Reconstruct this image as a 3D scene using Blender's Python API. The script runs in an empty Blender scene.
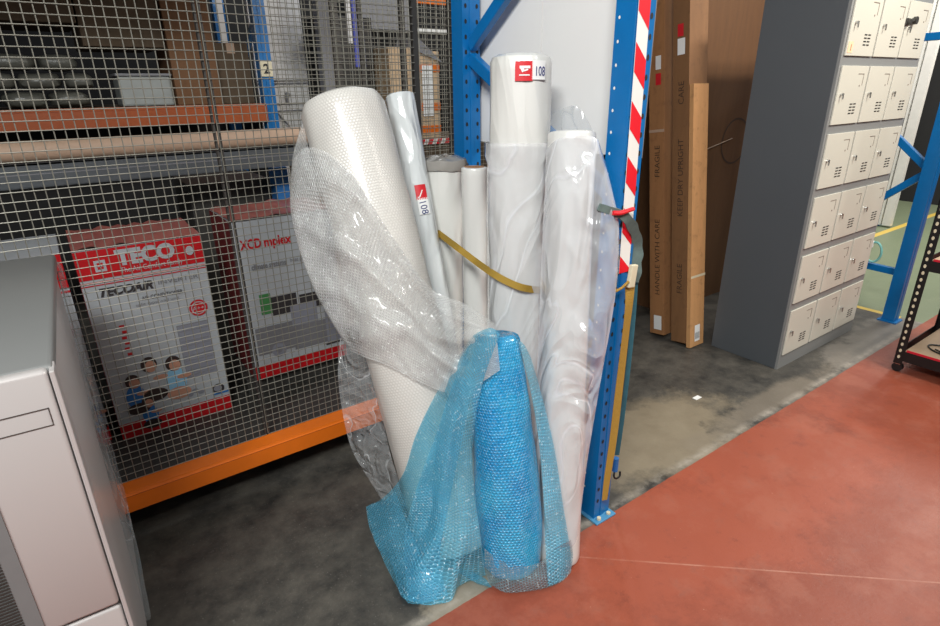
import bpy, bmesh, math, random
from mathutils import Vector, Matrix, noise
PI = math.pi
C = bpy.context.scene.collection
scene = bpy.context.scene
random.seed(7)

# ------------------------------------------------------------------ camera
FPX = 572.754
CAM = Vector((0.0, 0.0, 1.46225))
PITCH, ROLL, YAW = 0.3760298, -0.0132860, 0.6199663
FW = Vector((math.sin(YAW)*math.cos(PITCH), math.cos(YAW)*math.cos(PITCH), -math.sin(PITCH)))
_r = Vector((math.cos(YAW), -math.sin(YAW), 0)); _u = _r.cross(FW)
RT = _r*math.cos(ROLL) + _u*math.sin(ROLL)
UP = -_r*math.sin(ROLL) + _u*math.cos(ROLL)
cd = bpy.data.cameras.new('camera'); cam = bpy.data.objects.new('camera', cd); C.objects.link(cam)
cd.sensor_fit = 'HORIZONTAL'; cd.sensor_width = 36; cd.lens = 36*FPX/940; cd.clip_start = .05; cd.clip_end = 60
cam.matrix_world = Matrix(((RT.x, UP.x, -FW.x, CAM.x), (RT.y, UP.y, -FW.y, CAM.y), (RT.z, UP.z, -FW.z, CAM.z), (0, 0, 0, 1)))
scene.camera = cam

# ------------------------------------------------------------------ light
w = bpy.data.worlds.new('world'); scene.world = w; w.use_nodes = True
w.node_tree.nodes['Background'].inputs[0].default_value = (.92, .96, 1.0, 1)
w.node_tree.nodes['Background'].inputs[1].default_value = .22
def area(name, loc, target, sx, sy, power, col=(1, 1, 1)):
    l = bpy.data.lights.new(name, 'AREA'); l.shape = 'RECTANGLE'; l.size = sx; l.size_y = sy; l.energy = power; l.color = col
    o = bpy.data.objects.new(name, l); C.objects.link(o); o.location = loc
    o.rotation_euler = (Vector(target)-Vector(loc)).to_track_quat('-Z', 'Y').to_euler()
    return o
area('overhead_area_light', (-.9, -.6, 3.1), (1.2, 1.4, .6), 1.3, .18, 145, (.98, 1, .98))
area('overhead_area_light', (3.2, -1.0, 3.4), (3.1, .9, .4), 1.8, .3, 70, (1, .94, .86))
area('overhead_area_light', (3.4, .1, 3.0), (3.5, 1.3, 1.6), .9, .15, 48, (1, .96, .88))
area('overhead_area_light', (7.5, 1.0, 3.6), (7, 2, 0), 2.0, .4, 120, (1, .96, .88))
area('overhead_area_light', (5.6, 1.4, 3.3), (7.2, 2.5, 1.9), 1.0, .3, 90, (1, .97, .92))  # extra lamp, added only to brighten the white panel by the door
area('overhead_area_light', (3.0, 3.1, 3.6), (1.6, 4.6, 1.5), 1.2, .3, 40, (.95, .97, 1))  # extra lamp, added to lift the pale partition behind the mesh
area('overhead_area_light', (2.3, 5.2, 3.8), (1.8, 4.3, 1.2), 1.6, .3, 14, (.95, .97, 1))
vs = scene.view_settings
vs.view_transform = 'Standard'; vs.look = 'None'; vs.gamma = 1; vs.use_curve_mapping = False; vs.exposure = 0.0
try:
    scene.cycles.use_denoising = True
    scene.cycles.transparent_max_bounces = 24
    scene.cycles.max_bounces = 10
except Exception: pass

# ------------------------------------------------------------------ materials
def lin(c):
    return tuple(((v/255)/12.92 if v/255 <= .04045 else ((v/255+.055)/1.055)**2.4) for v in c) + (1,)
class NT:
    def __init__(s, name):
        s.m = bpy.data.materials.new(name); s.m.use_nodes = True; s.t = s.m.node_tree; s.n = s.t.nodes; s.l = s.t.links
        s.b = s.n['Principled BSDF']; s.out = s.n['Material Output']
    def node(s, typ, **kw):
        n = s.n.new(typ)
        for k, v in kw.items():
            if k.startswith('_'): setattr(n, k[1:], v)
            else:
                k2 = int(k[1:]) if k[0] == 'i' and k[1:].isdigit() else k
                if isinstance(v, bpy.types.NodeSocket): s.l.new(v, n.inputs[k2])
                else: n.inputs[k2].default_value = v
        return n
    def math(s, op, a, b=0.0, c=None, clamp=False):
        n = s.node('ShaderNodeMath', _operation=op, i0=a, i1=b); n.use_clamp = clamp
        if c is not None:
            if isinstance(c, bpy.types.NodeSocket): s.l.new(c, n.inputs[2])
            else: n.inputs[2].default_value = c
        return n.outputs[0]
    def mix(s, f, a, b):
        n = s.node('ShaderNodeMix', _data_type='RGBA')
        for i, v in ((0, f), (6, a), (7, b)):
            if isinstance(v, bpy.types.NodeSocket): s.l.new(v, n.inputs[i])
            else: n.inputs[i].default_value = v
        return n.outputs[2]
    def set(s, **kw):
        for k, v in kw.items():
            k = k.replace('_', ' ')
            if isinstance(v, bpy.types.NodeSocket): s.l.new(v, s.b.inputs[k])
            else: s.b.inputs[k].default_value = v
    def noise(s, scale, vec=None, detail=4, rough=.6):
        n = s.node('ShaderNodeTexNoise', Scale=scale, Detail=detail, Roughness=rough)
        if vec is not None: s.l.new(vec, n.inputs['Vector'])
        return n.outputs['Fac']
    def ramp(s, f, p0, p1):
        n = s.node('ShaderNodeMapRange', i0=f, i1=p0, i2=p1, i3=0.0, i4=1.0); n.clamp = True
        return n.outputs[0]
    def bump(s, h, strength, dist):
        n = s.node('ShaderNodeBump', Strength=strength, Distance=dist, Height=h)
        s.l.new(n.outputs[0], s.b.inputs['Normal']); return n
def simple(name, col, rough=.5, metal=0, var=.12, scale=14, bump=0, bscale=60, coat=0, spec=.5):
    t = NT(name); c = lin(col); d = tuple(v*(1-var) for v in c[:3])+(1,); h = tuple(min(1, v*(1+var)) for v in c[:3])+(1,)
    geo = t.node('ShaderNodeNewGeometry').outputs['Position']
    t.set(Base_Color=t.mix(t.noise(scale, geo), d, h), Roughness=rough, Metallic=metal, Coat_Weight=coat, Specular_IOR_Level=spec)
    if bump: t.bump(t.noise(bscale, geo), .4, bump)
    return t.m
M = {}
M['blue'] = simple('blue_painted_steel', (0, 102, 166), .35, coat=.15)
M['blue_lt'] = simple('blue_painted_plate', (70, 135, 175), .5)
M['orange'] = simple('orange_painted_steel', (220, 108, 20), .38, coat=.1)
M['orange_dk'] = simple('dark_orange_steel', (160, 76, 30), .45, coat=.2)  # darker, browner orange than the front beam
M['wire'] = simple('galvanised_wire', (130, 127, 117), .45, .4)
M['frame_dk'] = simple('dark_steel_frame', (60, 58, 55), .5, .3)
M['greybeam'] = simple('grey_steel_beam', (84, 88, 92), .5, .2)
M['greypost'] = simple('pale_grey_post', (120, 120, 124), .6)
M['white_pl'] = simple('white_panel', (224, 222, 220), .6, var=.04, scale=3)
M['white'] = simple('white_paper', (232, 232, 230), .6, var=.03)
M['red'] = simple('signal_red', (222, 22, 38), .45)
M['tapewhite'] = simple('tape_white', (228, 226, 220), .45, var=.04)
M['label_red'] = simple('sticker_red', (204, 26, 38), .5)
M['ink'] = simple('blue_ink', (40, 50, 110), .6)
M['black'] = simple('black_rubber', (18, 18, 20), .5)
M['blk_steel'] = simple('black_steel', (24, 23, 24), .45, .2)
M['blackboard'] = simple('black_sheet', (22, 21, 22), .7)
M['void'] = simple('dark_far_wall', (16, 16, 18), .8)
M['lock_body'] = simple('locker_grey_steel', (84, 88, 92), .42, .1, var=.06, scale=3)
M['lock_frame'] = simple('locker_frame_grey', (134, 135, 134), .42, .1, var=.06, scale=6)
M['lock_door'] = simple('locker_door_cream', (204, 201, 188), .36, .05, var=.03, scale=4, coat=.12)
M['chrome'] = simple('chrome', (190, 190, 190), .2, 1)
M['slot'] = simple('vent_black', (30, 28, 26), .7)
M['emboss'] = simple('embossed_shadow_groove', (120, 108, 98), .5)
M['sticker_or'] = simple('orange_faded_sticker', (238, 196, 160), .6)
M['mach'] = simple('satin_silver_plastic', (178, 173, 171), .34, .15, var=.03, scale=3, coat=.1)
M['mach_top'] = simple('grey_lid', (128, 129, 128), .38, .25, var=.05, scale=3)
M['mach_gr'] = simple('grey_grille', (112, 112, 112), .5)
M['mach_seam'] = simple('seam_dark', (70, 62, 58), .6)
M['wood'] = simple('plywood_board', (176, 150, 122), .6, var=.18, scale=5)
M['redtrim'] = simple('red_plastic_edge', (190, 26, 46), .4)
M['teal'] = simple('teal_cloth', (44, 92, 104), .8, var=.3, scale=50)
M['tealgrey'] = simple('grey_green_strap', (92, 108, 104), .8, var=.25, scale=60)
M['cream'] = simple('cream_plastic', (206, 196, 168), .5)
M['tan'] = simple('cardboard_tube', (178, 150, 128), .6, var=.1, scale=20)
M['greybag'] = simple('grey_plastic_bag', (84, 84, 78), .35, var=.5, scale=10, bump=.02, bscale=14)
M['crate'] = simple('translucent_crate', (148, 152, 150), .4, var=.25, scale=9)
M['violet'] = simple('violet_blue_sheet', (66, 76, 170), .5)
M['yellow'] = simple('yellow_strip', (180, 160, 50), .5)
M['txt_dk'] = simple('dark_print', (46, 42, 44), .6)
M['txt_grey'] = simple('grey_print', (110, 110, 114), .6)
M['boxwhite'] = simple('printed_white_card', (158, 162, 166), .45, var=.04, coat=.1)  # greyed white: the dim light in the cage is put into the colour
M['boxred'] = simple('printed_red_card', (176, 12, 22), .4, coat=.1)  # red deepened likewise, with the cage's dimness in its colour
M['boxdred'] = simple('dark_red_card', (104, 30, 30), .5)
M['boxpink'] = simple('dusty_red_wrap', (150, 84, 78), .35, coat=.3)
M['skin'] = simple('printed_skin_tone', (176, 128, 106), .5)
M['hair'] = simple('printed_dark_hair', (46, 34, 32), .5)
M['pblue'] = simple('printed_blue', (38, 104, 168), .5)
M['plblue'] = simple('printed_pale_blue', (128, 176, 204), .5)
M['pgrey'] = simple('printed_grey', (122, 124, 134), .5)
M['pgreen'] = simple('printed_green', (60, 120, 66), .5)
M['txt_card'] = simple('faded_print_on_card', (64, 44, 30), .7)
M['turq'] = simple('turquoise_paper', (120, 185, 180), .6)
M['alu'] = simple('white_aluminium', (216, 214, 208), .35, .1)

def webbing(name, col):
    t = NT(name); tc = t.node('ShaderNodeTexCoord').outputs['UV']
    wv = t.node('ShaderNodeTexWave', Scale=160.0, Distortion=1.0, Vector=tc)
    c = lin(col)
    t.set(Base_Color=t.mix(wv.outputs['Fac'], tuple(v*.62 for v in c[:3])+(1,), c), Roughness=.75); t.bump(wv.outputs['Fac'], .4, .001)
    return t.m
M['ochre'] = webbing('ochre_webbing', (168, 134, 44))
M['ochre_br'] = webbing('mustard_webbing', (176, 136, 52))

def cardboard(name, col, flute=160):
    t = NT(name); g = t.node('ShaderNodeNewGeometry').outputs['Position']
    mp = t.node('ShaderNodeMapping', Vector=g); mp.inputs['Scale'].default_value = (9, 9, 1.2)
    n1 = t.noise(3, mp.outputs[0]); n2 = t.noise(26, g)
    c = lin(col)
    base = t.mix(n1, tuple(v*.72 for v in c[:3])+(1,), tuple(min(1, v*1.18) for v in c[:3])+(1,))
    base = t.mix(t.math('MULTIPLY', t.ramp(n2, .55, .75), .35), base, lin((90, 60, 40)))
    t.set(Base_Color=base, Roughness=.75); t.bump(n2, .15, .003)
    return t.m
M['card'] = cardboard('cardboard', (160, 112, 70))
M['card_lt'] = cardboard('pale_cardboard', (196, 146, 96))
M['card_dk'] = cardboard('brown_cardboard', (128, 90, 56))
M['card_big'] = cardboard('dark_brown_cardboard', (102, 68, 38))
M['card_gr'] = cardboard('greyish_cardboard', (84, 68, 50))
M['card_far'] = cardboard('tan_cardboard', (206, 176, 140))

def bubbles(t, pitch=.0105):
    """height of a hexagonal field of round bubbles in UV metres, 0..1"""
    uv = t.node('ShaderNodeTexCoord').outputs['UV']
    def lat(ox, oy):
        a = t.node('ShaderNodeVectorMath', _operation='ADD', i0=uv); a.inputs[1].default_value = (ox+50*pitch, oy+50*pitch*1.732, 0)
        w = t.node('ShaderNodeVectorMath', _operation='MODULO', i0=a.outputs[0]); w.inputs[1].default_value = (pitch, pitch*1.7320508, 1)
        b = t.node('ShaderNodeVectorMath', _operation='SUBTRACT', i0=w.outputs[0]); b.inputs[1].default_value = (pitch/2, pitch*.8660254, 0)
        return t.node('ShaderNodeVectorMath', _operation='LENGTH', i0=b.outputs[0]).outputs['Value']
    d = t.math('MINIMUM', lat(0, 0), lat(pitch/2, pitch*.8660254))
    q = t.math('DIVIDE', d, pitch*.5)
    h = t.math('SUBTRACT', 1.0, t.math('POWER', q, 2.6), clamp=True)
    ring = t.math('MULTIPLY', t.ramp(q, .55, .82), t.math('SUBTRACT', 1.0, t.ramp(q, .9, 1.05)))
    return h, ring, q
def bubble_roll(name, col, dark, pitch=.0105):
    t = NT(name); h, ring, q = bubbles(t, pitch)
    g = t.node('ShaderNodeNewGeometry').outputs['Position']
    n = t.noise(9, g)
    f = t.math('ADD', t.math('MULTIPLY', ring, .5), t.math('MULTIPLY', n, .4), clamp=True)
    t.set(Base_Color=t.mix(f, lin(col), lin(dark)), Roughness=.34, Specular_IOR_Level=.55, Coat_Weight=.22, Coat_Roughness=.2)
    hh = t.math('ADD', h, t.math('MULTIPLY', t.noise(30, g), .5))
    t.bump(hh, .5, .0016)
    return t.m
def bubble_sheet(name, col, alo, ahi, pitch=.0105, rough=.2, tint=(1, 1, 1, 1)):
    t = NT(name); h, ring, q = bubbles(t, pitch)
    g = t.node('ShaderNodeNewGeometry').outputs['Position']
    n = t.noise(7, g, 5, .7)
    a = t.math('ADD', t.math('MULTIPLY', ring, ahi-alo), alo)
    a = t.math('ADD', a, t.math('MULTIPLY', t.math('SUBTRACT', n, .5), .9), clamp=True)
    gl = t.math('MULTIPLY', ring, t.ramp(t.noise(95, g, 2, .6), .58, .68))  # white glints painted on the bubble rims
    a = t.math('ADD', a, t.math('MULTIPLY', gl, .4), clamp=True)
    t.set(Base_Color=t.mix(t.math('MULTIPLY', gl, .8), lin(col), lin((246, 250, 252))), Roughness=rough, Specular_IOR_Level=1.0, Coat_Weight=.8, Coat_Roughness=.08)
    hh = t.math('ADD', h, t.math('MULTIPLY', t.noise(24, g), 1.2))
    t.bump(hh, .9, .0035)
    tr = t.node('ShaderNodeBsdfTransparent'); tr.inputs[0].default_value = tint
    mx = t.node('ShaderNodeMixShader', i0=a)
    t.l.new(tr.outputs[0], mx.inputs[1]); t.l.new(t.b.outputs[0], mx.inputs[2]); t.l.new(mx.outputs[0], t.out.inputs[0])
    return t.m
def film(name, col, base, edge, rough=.1, bumpd=.02, bs=9, tint=(1, 1, 1, 1)):
    t = NT(name); g = t.node('ShaderNodeNewGeometry').outputs['Position']
    mp = t.node('ShaderNodeMapping', Vector=g); mp.inputs['Scale'].default_value = (1, 1, .5)
    n0 = t.node('ShaderNodeTexNoise', Scale=bs*.4, Detail=1.5, Distortion=1.5, Vector=mp.outputs[0])
    vo = t.node('ShaderNodeTexVoronoi', Vector=n0.outputs['Color'], Scale=6.0, _feature='F1')
    r = t.math('ABSOLUTE', t.math('SUBTRACT', n0.outputs['Fac'], .5))
    t.set(Base_Color=lin(col), Roughness=rough, Specular_IOR_Level=1.0, Coat_Weight=1.0, Coat_Roughness=.04)
    t.bump(t.math('ADD', t.math('MULTIPLY', r, 2.5), vo.outputs['Distance']), .9, bumpd)
    crease = t.math('SUBTRACT', 1.0, t.ramp(r, .0, .018))
    lw = t.node('ShaderNodeLayerWeight', Blend=.35).outputs['Facing']
    a = t.math('ADD', t.math('MULTIPLY', t.math('POWER', lw, 2.0), edge), t.math('ADD', base, t.math('MULTIPLY', crease, .3)), clamp=True)
    tr = t.node('ShaderNodeBsdfTransparent'); tr.inputs[0].default_value = tint
    mx = t.node('ShaderNodeMixShader', i0=a)
    t.l.new(tr.outputs[0], mx.inputs[1]); t.l.new(t.b.outputs[0], mx.inputs[2]); t.l.new(mx.outputs[0], t.out.inputs[0])
    return t.m
def wrapped(name, col, rough=.28, bs=10, bd=.012, coat=.5):
    t = NT(name); g = t.node('ShaderNodeNewGeometry').outputs['Position']
    mp = t.node('ShaderNodeMapping', Vector=g); mp.inputs['Scale'].default_value = (1, 1, .4)
    n0 = t.node('ShaderNodeTexNoise', Scale=bs*.35, Detail=1.5, Distortion=1.2, Vector=mp.outputs[0])
    r = t.math('ABSOLUTE', t.math('SUBTRACT', n0.outputs['Fac'], .5))
    vo = t.node('ShaderNodeTexVoronoi', Vector=n0.outputs['Color'], Scale=4.5, _feature='F1')
    n = t.noise(bs*.3, mp.outputs[0], 2, .5)
    c = lin(col)
    t.set(Base_Color=t.mix(n, tuple(v*.86 for v in c[:3])+(1,), tuple(min(1, v*1.05) for v in c[:3])+(1,)), Roughness=rough,
          Coat_Weight=coat, Coat_Roughness=.06, Specular_IOR_Level=.6)
    t.bump(t.math('ADD', t.math('MULTIPLY', r, 2.0), vo.outputs['Distance']), .8, bd)
    return t.m
M['bub'] = bubble_roll('clear_bubble_wrap_roll', (212, 209, 203), (178, 174, 168), .0100)
def blue_roll():
    t = NT('blue_bubble_wrap_roll'); h, ring, q = bubbles(t, .0105)
    g = t.node('ShaderNodeNewGeometry').outputs['Position']
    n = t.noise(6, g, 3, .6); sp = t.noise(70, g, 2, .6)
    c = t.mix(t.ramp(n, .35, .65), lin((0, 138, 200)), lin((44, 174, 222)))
    f = t.math('MULTIPLY', t.math('MULTIPLY', ring, t.ramp(sp, .42, .66)), .5)  # pale crescents baked into the base colour as bubble highlights
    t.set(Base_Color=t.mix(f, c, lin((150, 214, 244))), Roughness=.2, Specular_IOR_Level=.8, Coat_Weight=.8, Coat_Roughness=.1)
    t.bump(t.math('ADD', h, t.math('MULTIPLY', n, 2.0)), .9, .0035)
    return t.m
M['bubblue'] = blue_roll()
M['bubsheet'] = bubble_sheet('clear_bubble_wrap_sheet', (228, 228, 226), .36, .6, .0105)
M['bluesheet'] = bubble_sheet('blue_bubble_wrap_sheet', (116, 206, 240), .30, .56, .0105, tint=(.62, .90, .99, 1))
M['skirt'] = bubble_sheet('thin_blue_bubble_wrap', (150, 190, 204), .22, .6, .0105, tint=(.8, .92, .96, 1))
M['film'] = film('clear_plastic_film', (226, 228, 230), .2, .9, bs=12)
M['filmgrey'] = film('dusty_clear_plastic_film', (158, 162, 164), .3, .6, bumpd=.015, bs=9)
M['sleeve'] = film('milky_plastic_film', (228, 230, 234), .38, .9, bumpd=.016, bs=9)
M['covergrey'] = wrapped('grey_plastic_cover', (150, 146, 140), .25, 12, .012)
M['pe'] = wrapped('white_polythene_roll', (218, 217, 212), bs=9, bd=.012)
M['pe_smooth'] = wrapped('smooth_polythene_roll', (216, 215, 211), .3, 4, .004)
M['pe_crump'] = wrapped('crumpled_polythene_roll', (220, 217, 210), .22, 13, .02)
M['foamroll'] = wrapped('translucent_pale_roll', (214, 218, 218), .22, 12, .014)

def floor_mat():
    t = NT('painted_concrete_floor'); g = t.node('ShaderNodeNewGeometry').outputs['Position']
    sp = t.node('ShaderNodeSeparateXYZ', Vector=g); x, y = sp.outputs[0], sp.outputs[1]
    n1 = t.noise(1.3, g, 8, .65); n2 = t.noise(7, g, 8, .7); n3 = t.noise(60, g, 4, .7); n4 = t.noise(2.7, g, 6, .75)
    # concrete: dark worn base with paler bare patches
    con = t.mix(t.ramp(n2, .35, .65), lin((50, 49, 47)), lin((88, 84, 77)))
    def blob(cx, cy, rx, ry, soft=.5):
        dx = t.math('DIVIDE', t.math('SUBTRACT', x, cx), rx); dy = t.math('DIVIDE', t.math('SUBTRACT', y, cy), ry)
        d = t.math('SQRT', t.math('ADD', t.math('MULTIPLY', dx, dx), t.math('MULTIPLY', dy, dy)))
        d = t.math('ADD', d, t.math('MULTIPLY', t.math('SUBTRACT', n4, .5), 2.2))
        return t.math('SUBTRACT', 1.0, t.ramp(d, 1-soft*.3, 1+soft*.3))
    pale = t.mix(n2, lin((118, 106, 88)), lin((150, 138, 116)))
    con = t.mix(t.math('MULTIPLY', blob(1.93, 1.30, .44, .24, .9), .9), con, pale)
    con = t.mix(t.math('MULTIPLY', blob(2.75, 1.15, .7, .06, 1.0), .6), con, lin((128, 118, 104)))
    con = t.mix(t.math('MULTIPLY', blob(.72, 1.12, .14, .08), .7), con, lin((150, 140, 122)))
    con = t.mix(t.math('MULTIPLY', blob(4.0, 1.15, .8, .16), .6), con, lin((130, 124, 116)))
    con = t.mix(t.math('MULTIPLY', t.ramp(n3, .62, .8), .35), con, lin((150, 146, 138)))
    # pale bare edge along the red paint
    edge = t.math('SUBTRACT', 1.0, t.ramp(t.math('ABSOLUTE', t.math('SUBTRACT', y, 1.095)), .0, .03))
    con = t.mix(t.math('MULTIPLY', edge, t.ramp(n2, .4, .7)), con, lin((168, 160, 148)))
    # fine scratch lines
    con = t.mix(t.math('MULTIPLY', t.ramp(n4, .56, .68), .45), con, lin((40, 40, 40)))
    con = t.mix(t.math('MULTIPLY', t.ramp(t.noise(160, g, 2, .6), .66, .74), .5), con, lin((140, 136, 128)))
    red = t.mix(t.ramp(n1, .3, .7), lin((128, 62, 44)), lin((150, 75, 53)))
    red = t.mix(t.math('MULTIPLY', t.ramp(n2, .55, .75), .35), red, lin((140, 70, 54)))
    red = t.mix(t.math('MULTIPLY', t.ramp(n3, .66, .8), .45), red, lin((206, 150, 130)))
    red = t.mix(t.math('MULTIPLY', blob(1.9, .85, .9, .28), .45), red, lin((166, 84, 60)))
    red = t.mix(t.math('MULTIPLY', t.ramp(n4, .56, .66), .3), red, lin((100, 50, 42)))
    red = t.mix(t.math('MULTIPLY', t.ramp(t.noise(18, g, 6, .75), .56, .66), .35), red, lin((104, 52, 42)))
    red = t.mix(t.math('MULTIPLY', t.ramp(t.noise(45, g, 3, .7), .70, .76), .7), red, lin((190, 140, 120)))
    red = t.mix(t.math('MULTIPLY', t.ramp(t.noise(4.5, g, 7, .7), .5, .62), .3), red, lin((168, 104, 84)))
    dl = t.math('ABSOLUTE', t.math('ADD', t.math('ADD', t.math('MULTIPLY', x, .6687), t.math('MULTIPLY', y, .7435)), -1.506))
    red = t.mix(t.math('MULTIPLY', t.math('SUBTRACT', 1.0, t.ramp(dl, .0012, .004)), t.math('MULTIPLY', t.ramp(n2, .35, .6), .6)), red, lin((190, 138, 118)))
    grn = t.mix(n2, lin((104, 116, 92)), lin((126, 134, 108)))
    wob = t.math('MULTIPLY', t.math('SUBTRACT', n2, .5), .012)
    isred = t.math('LESS_THAN', t.math('ADD', y, wob), 1.074)
    isgrn = t.math('GREATER_THAN', x, 4.38)
    col = t.mix(isgrn, con, grn)
    yel = t.math('MULTIPLY', t.math('LESS_THAN', t.math('ABSOLUTE', t.math('SUBTRACT', x, 4.37)), .025), t.math('GREATER_THAN', y, 1.2))
    yel2 = t.math('LESS_THAN', t.math('ABSOLUTE', t.math('SUBTRACT', y, 2.24)), .03)
    yel = t.math('MAXIMUM', yel, t.math('MULTIPLY', yel2, isgrn))
    col = t.mix(yel, col, lin((206, 176, 84)))
    col = t.mix(isred, col, red)
    t.set(Base_Color=col, Roughness=t.math('ADD', .32, t.math('MULTIPLY', n2, .3)), Specular_IOR_Level=.45)
    t.bump(t.math('ADD', n3, t.math('MULTIPLY', n2, 2)), .25, .003)
    return t.m
M['floor'] = floor_mat()

# ------------------------------------------------------------------ geometry helpers
class MB:
    def __init__(s): s.v = []; s.f = []; s.m = []; s.uv = []
    def add(s, verts, faces, mat=0, uvs=None):
        o = len(s.v); s.v += [Vector(v) for v in verts]
        for k, f in enumerate(faces):
            s.f.append([i+o for i in f]); s.m.append(mat); s.uv.append(uvs[k] if uvs else None)
        return s
    def box(s, c, size, mat=0, rot=None, bev=0):
        bm = bmesh.new(); bmesh.ops.create_cube(bm, size=1)
        for v in bm.verts: v.co = Vector((v.co.x*size[0], v.co.y*size[1], v.co.z*size[2]))
        if bev: bmesh.ops.bevel(bm, geom=list(bm.edges), offset=bev, segments=2, affect='EDGES', profile=.5)
        R = rot or Matrix.Identity(3)
        if len(R) == 4: R = R.to_3x3()
        bm.verts.index_update()
        s.add([R @ v.co + Vector(c) for v in bm.verts], [[v.index for v in f.verts] for f in bm.faces], mat); bm.free(); return s
    def bb(s, x0, x1, y0, y1, z0, z1, mat=0, bev=0):
        return s.box(((x0+x1)/2, (y0+y1)/2, (z0+z1)/2), (abs(x1-x0), abs(y1-y0), abs(z1-z0)), mat, None, bev)
    def bar(s, p0, p1, wd, th, mat=0, side=(0, 1, 0), bev=0):
        p0, p1 = Vector(p0), Vector(p1); d = (p1-p0); L = d.length; d.normalize()
        a = Vector(side); a = (a - d*a.dot(d)).normalized(); b = d.cross(a)
        R = Matrix((a, b, d)).transposed()
        return s.box((p0+p1)/2, (wd, th, L), mat, R, bev)
    def cyl(s, p0, p1, r0, r1=None, n=24, mat=0, cap=True):
        r1 = r0 if r1 is None else r1; p0, p1 = Vector(p0), Vector(p1); d = (p1-p0).normalized()
        a = d.orthogonal().normalized(); b = d.cross(a); vs = []
        for p, r in ((p0, r0), (p1, r1)):
            for i in range(n):
                t = 2*PI*i/n; vs.append(p + a*math.cos(t)*r + b*math.sin(t)*r)
        fs = [[i, (i+1) % n, n+(i+1) % n, n+i] for i in range(n)]
        if cap: fs += [list(range(n))[::-1], list(range(n, 2*n))]
        return s.add(vs, fs, mat)
    def tube(s, path, r, n=6, mat=0, close=False):
        pts = [Vector(p) for p in path]; vs = []; fs = []; prev = None
        for i, p in enumerate(pts):
            q = pts[min(i+1, len(pts)-1)]-pts[max(i-1, 0)]; q.normalize()
            a = q.orthogonal().normalized() if prev is None else (prev - q*prev.dot(q)).normalized()
            prev = a; b = q.cross(a); rr = r[i] if isinstance(r, (list, tuple)) else r
            vs += [p + (a*math.cos(2*PI*k/n) + b*math.sin(2*PI*k/n))*rr for k in range(n)]
        for i in range(len(pts)-1):
            fs += [[i*n+k, i*n+(k+1) % n, (i+1)*n+(k+1) % n, (i+1)*n+k] for k in range(n)]
        fs += [list(range(n))[::-1], [(len(pts)-1)*n+k for k in range(n)]]
        return s.add(vs, fs, mat)
    def band(s, path, wd, th, nrm, mat=0):
        pts = [Vector(p) for p in path]; vs = []; fs = []; uvs = []; L = 0
        for i, p in enumerate(pts):
            q = (pts[min(i+1, len(pts)-1)]-pts[max(i-1, 0)]).normalized()
            n = nrm[i] if isinstance(nrm, list) else Vector(nrm); n = (n-q*n.dot(q)).normalized(); a = q.cross(n)
            ww = wd[i] if isinstance(wd, list) else wd
            vs += [p+a*ww/2+n*th/2, p-a*ww/2+n*th/2, p-a*ww/2-n*th/2, p+a*ww/2-n*th/2]
        for i in range(len(pts)-1):
            l = (pts[i+1]-pts[i]).length
            for k in range(4):
                fs.append([i*4+k, i*4+(k+1) % 4, (i+1)*4+(k+1) % 4, (i+1)*4+k]); uvs.append([(L, 0), (L, .02), (L+l, .02), (L+l, 0)])
            L += l
        fs += [[3, 2, 1, 0], [(len(pts)-1)*4+k for k in range(4)]]; uvs += [[(0, 0)]*4]*2
        return s.add(vs, fs, mat, uvs)
    def quad(s, o, a, b, mat=0):
        o, a, b = Vector(o), Vector(a), Vector(b); return s.add([o, o+a, o+a+b, o+b], [[0, 1, 2, 3]], mat)
    def text(s, txt, o, ax, ay, size, mat=0, bold=0, width=None, align='LEFT', shear=0):
        """text in the plane o + x*ax + y*ay"""
        cu = bpy.data.curves.new('t', 'FONT'); cu.body = txt; cu.size = size; cu.offset = bold; cu.align_x = align; cu.shear = shear; cu.resolution_u = 3
        ob = bpy.data.objects.new('t', cu); C.objects.link(ob)
        dg = bpy.context.evaluated_depsgraph_get(); me = bpy.data.meshes.new_from_object(ob.evaluated_get(dg))
        ax, ay, o = Vector(ax).normalized(), Vector(ay).normalized(), Vector(o)
        xs = [v.co.x for v in me.vertices] or [0]; k = 1.0
        if width and max(xs) > min(xs): k = width/(max(xs)-min(xs))
        s.add([o+ax*v.co.x*k+ay*v.co.y for v in me.vertices], [list(p.vertices) for p in me.polygons], mat)
        bpy.data.objects.remove(ob); bpy.data.curves.remove(cu); bpy.data.meshes.remove(me); return s
    def disc(s, c, ax, ay, rx, ry, mat=0, n=18, r0=0):
        c, ax, ay = Vector(c), Vector(ax).normalized(), Vector(ay).normalized()
        P = [c+ax*math.cos(2*PI*i/n)*rx+ay*math.sin(2*PI*i/n)*ry for i in range(n)]
        if r0:
            P += [c+ax*math.cos(2*PI*i/n)*rx*r0+ay*math.sin(2*PI*i/n)*ry*r0 for i in range(n)]
            return s.add(P, [[i, (i+1) % n, n+(i+1) % n, n+i] for i in range(n)], mat)
        return s.add(P, [list(range(n))], mat)
    def grid(s, P, mat=0, uvp=None):
        nu, nv = len(P), len(P[0]); vs = [p for row in P for p in row]; fs = []; uvs = []
        # arc-length UVs in metres
        U = [[0]*nv for _ in range(nu)]; V = [[0]*nv for _ in range(nu)]
        for i in range(1, nu):
            d = sum((P[i][j]-P[i-1][j]).length for j in range(nv))/nv
            for j in range(nv): U[i][j] = U[i-1][j]+d
        for j in range(1, nv):
            d = sum((P[i][j]-P[i][j-1]).length for i in range(nu))/nu
            for i in range(nu): V[i][j] = V[i][j-1]+d
        for i in range(nu-1):
            for j in range(nv-1):
                q = [(i, j), (i+1, j), (i+1, j+1), (i, j+1)]
                fs.append([a*nv+b for a, b in q]); uvs.append([(U[a][b], V[a][b]) for a, b in q])
        return s.add(vs, fs, mat, uvs)
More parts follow.
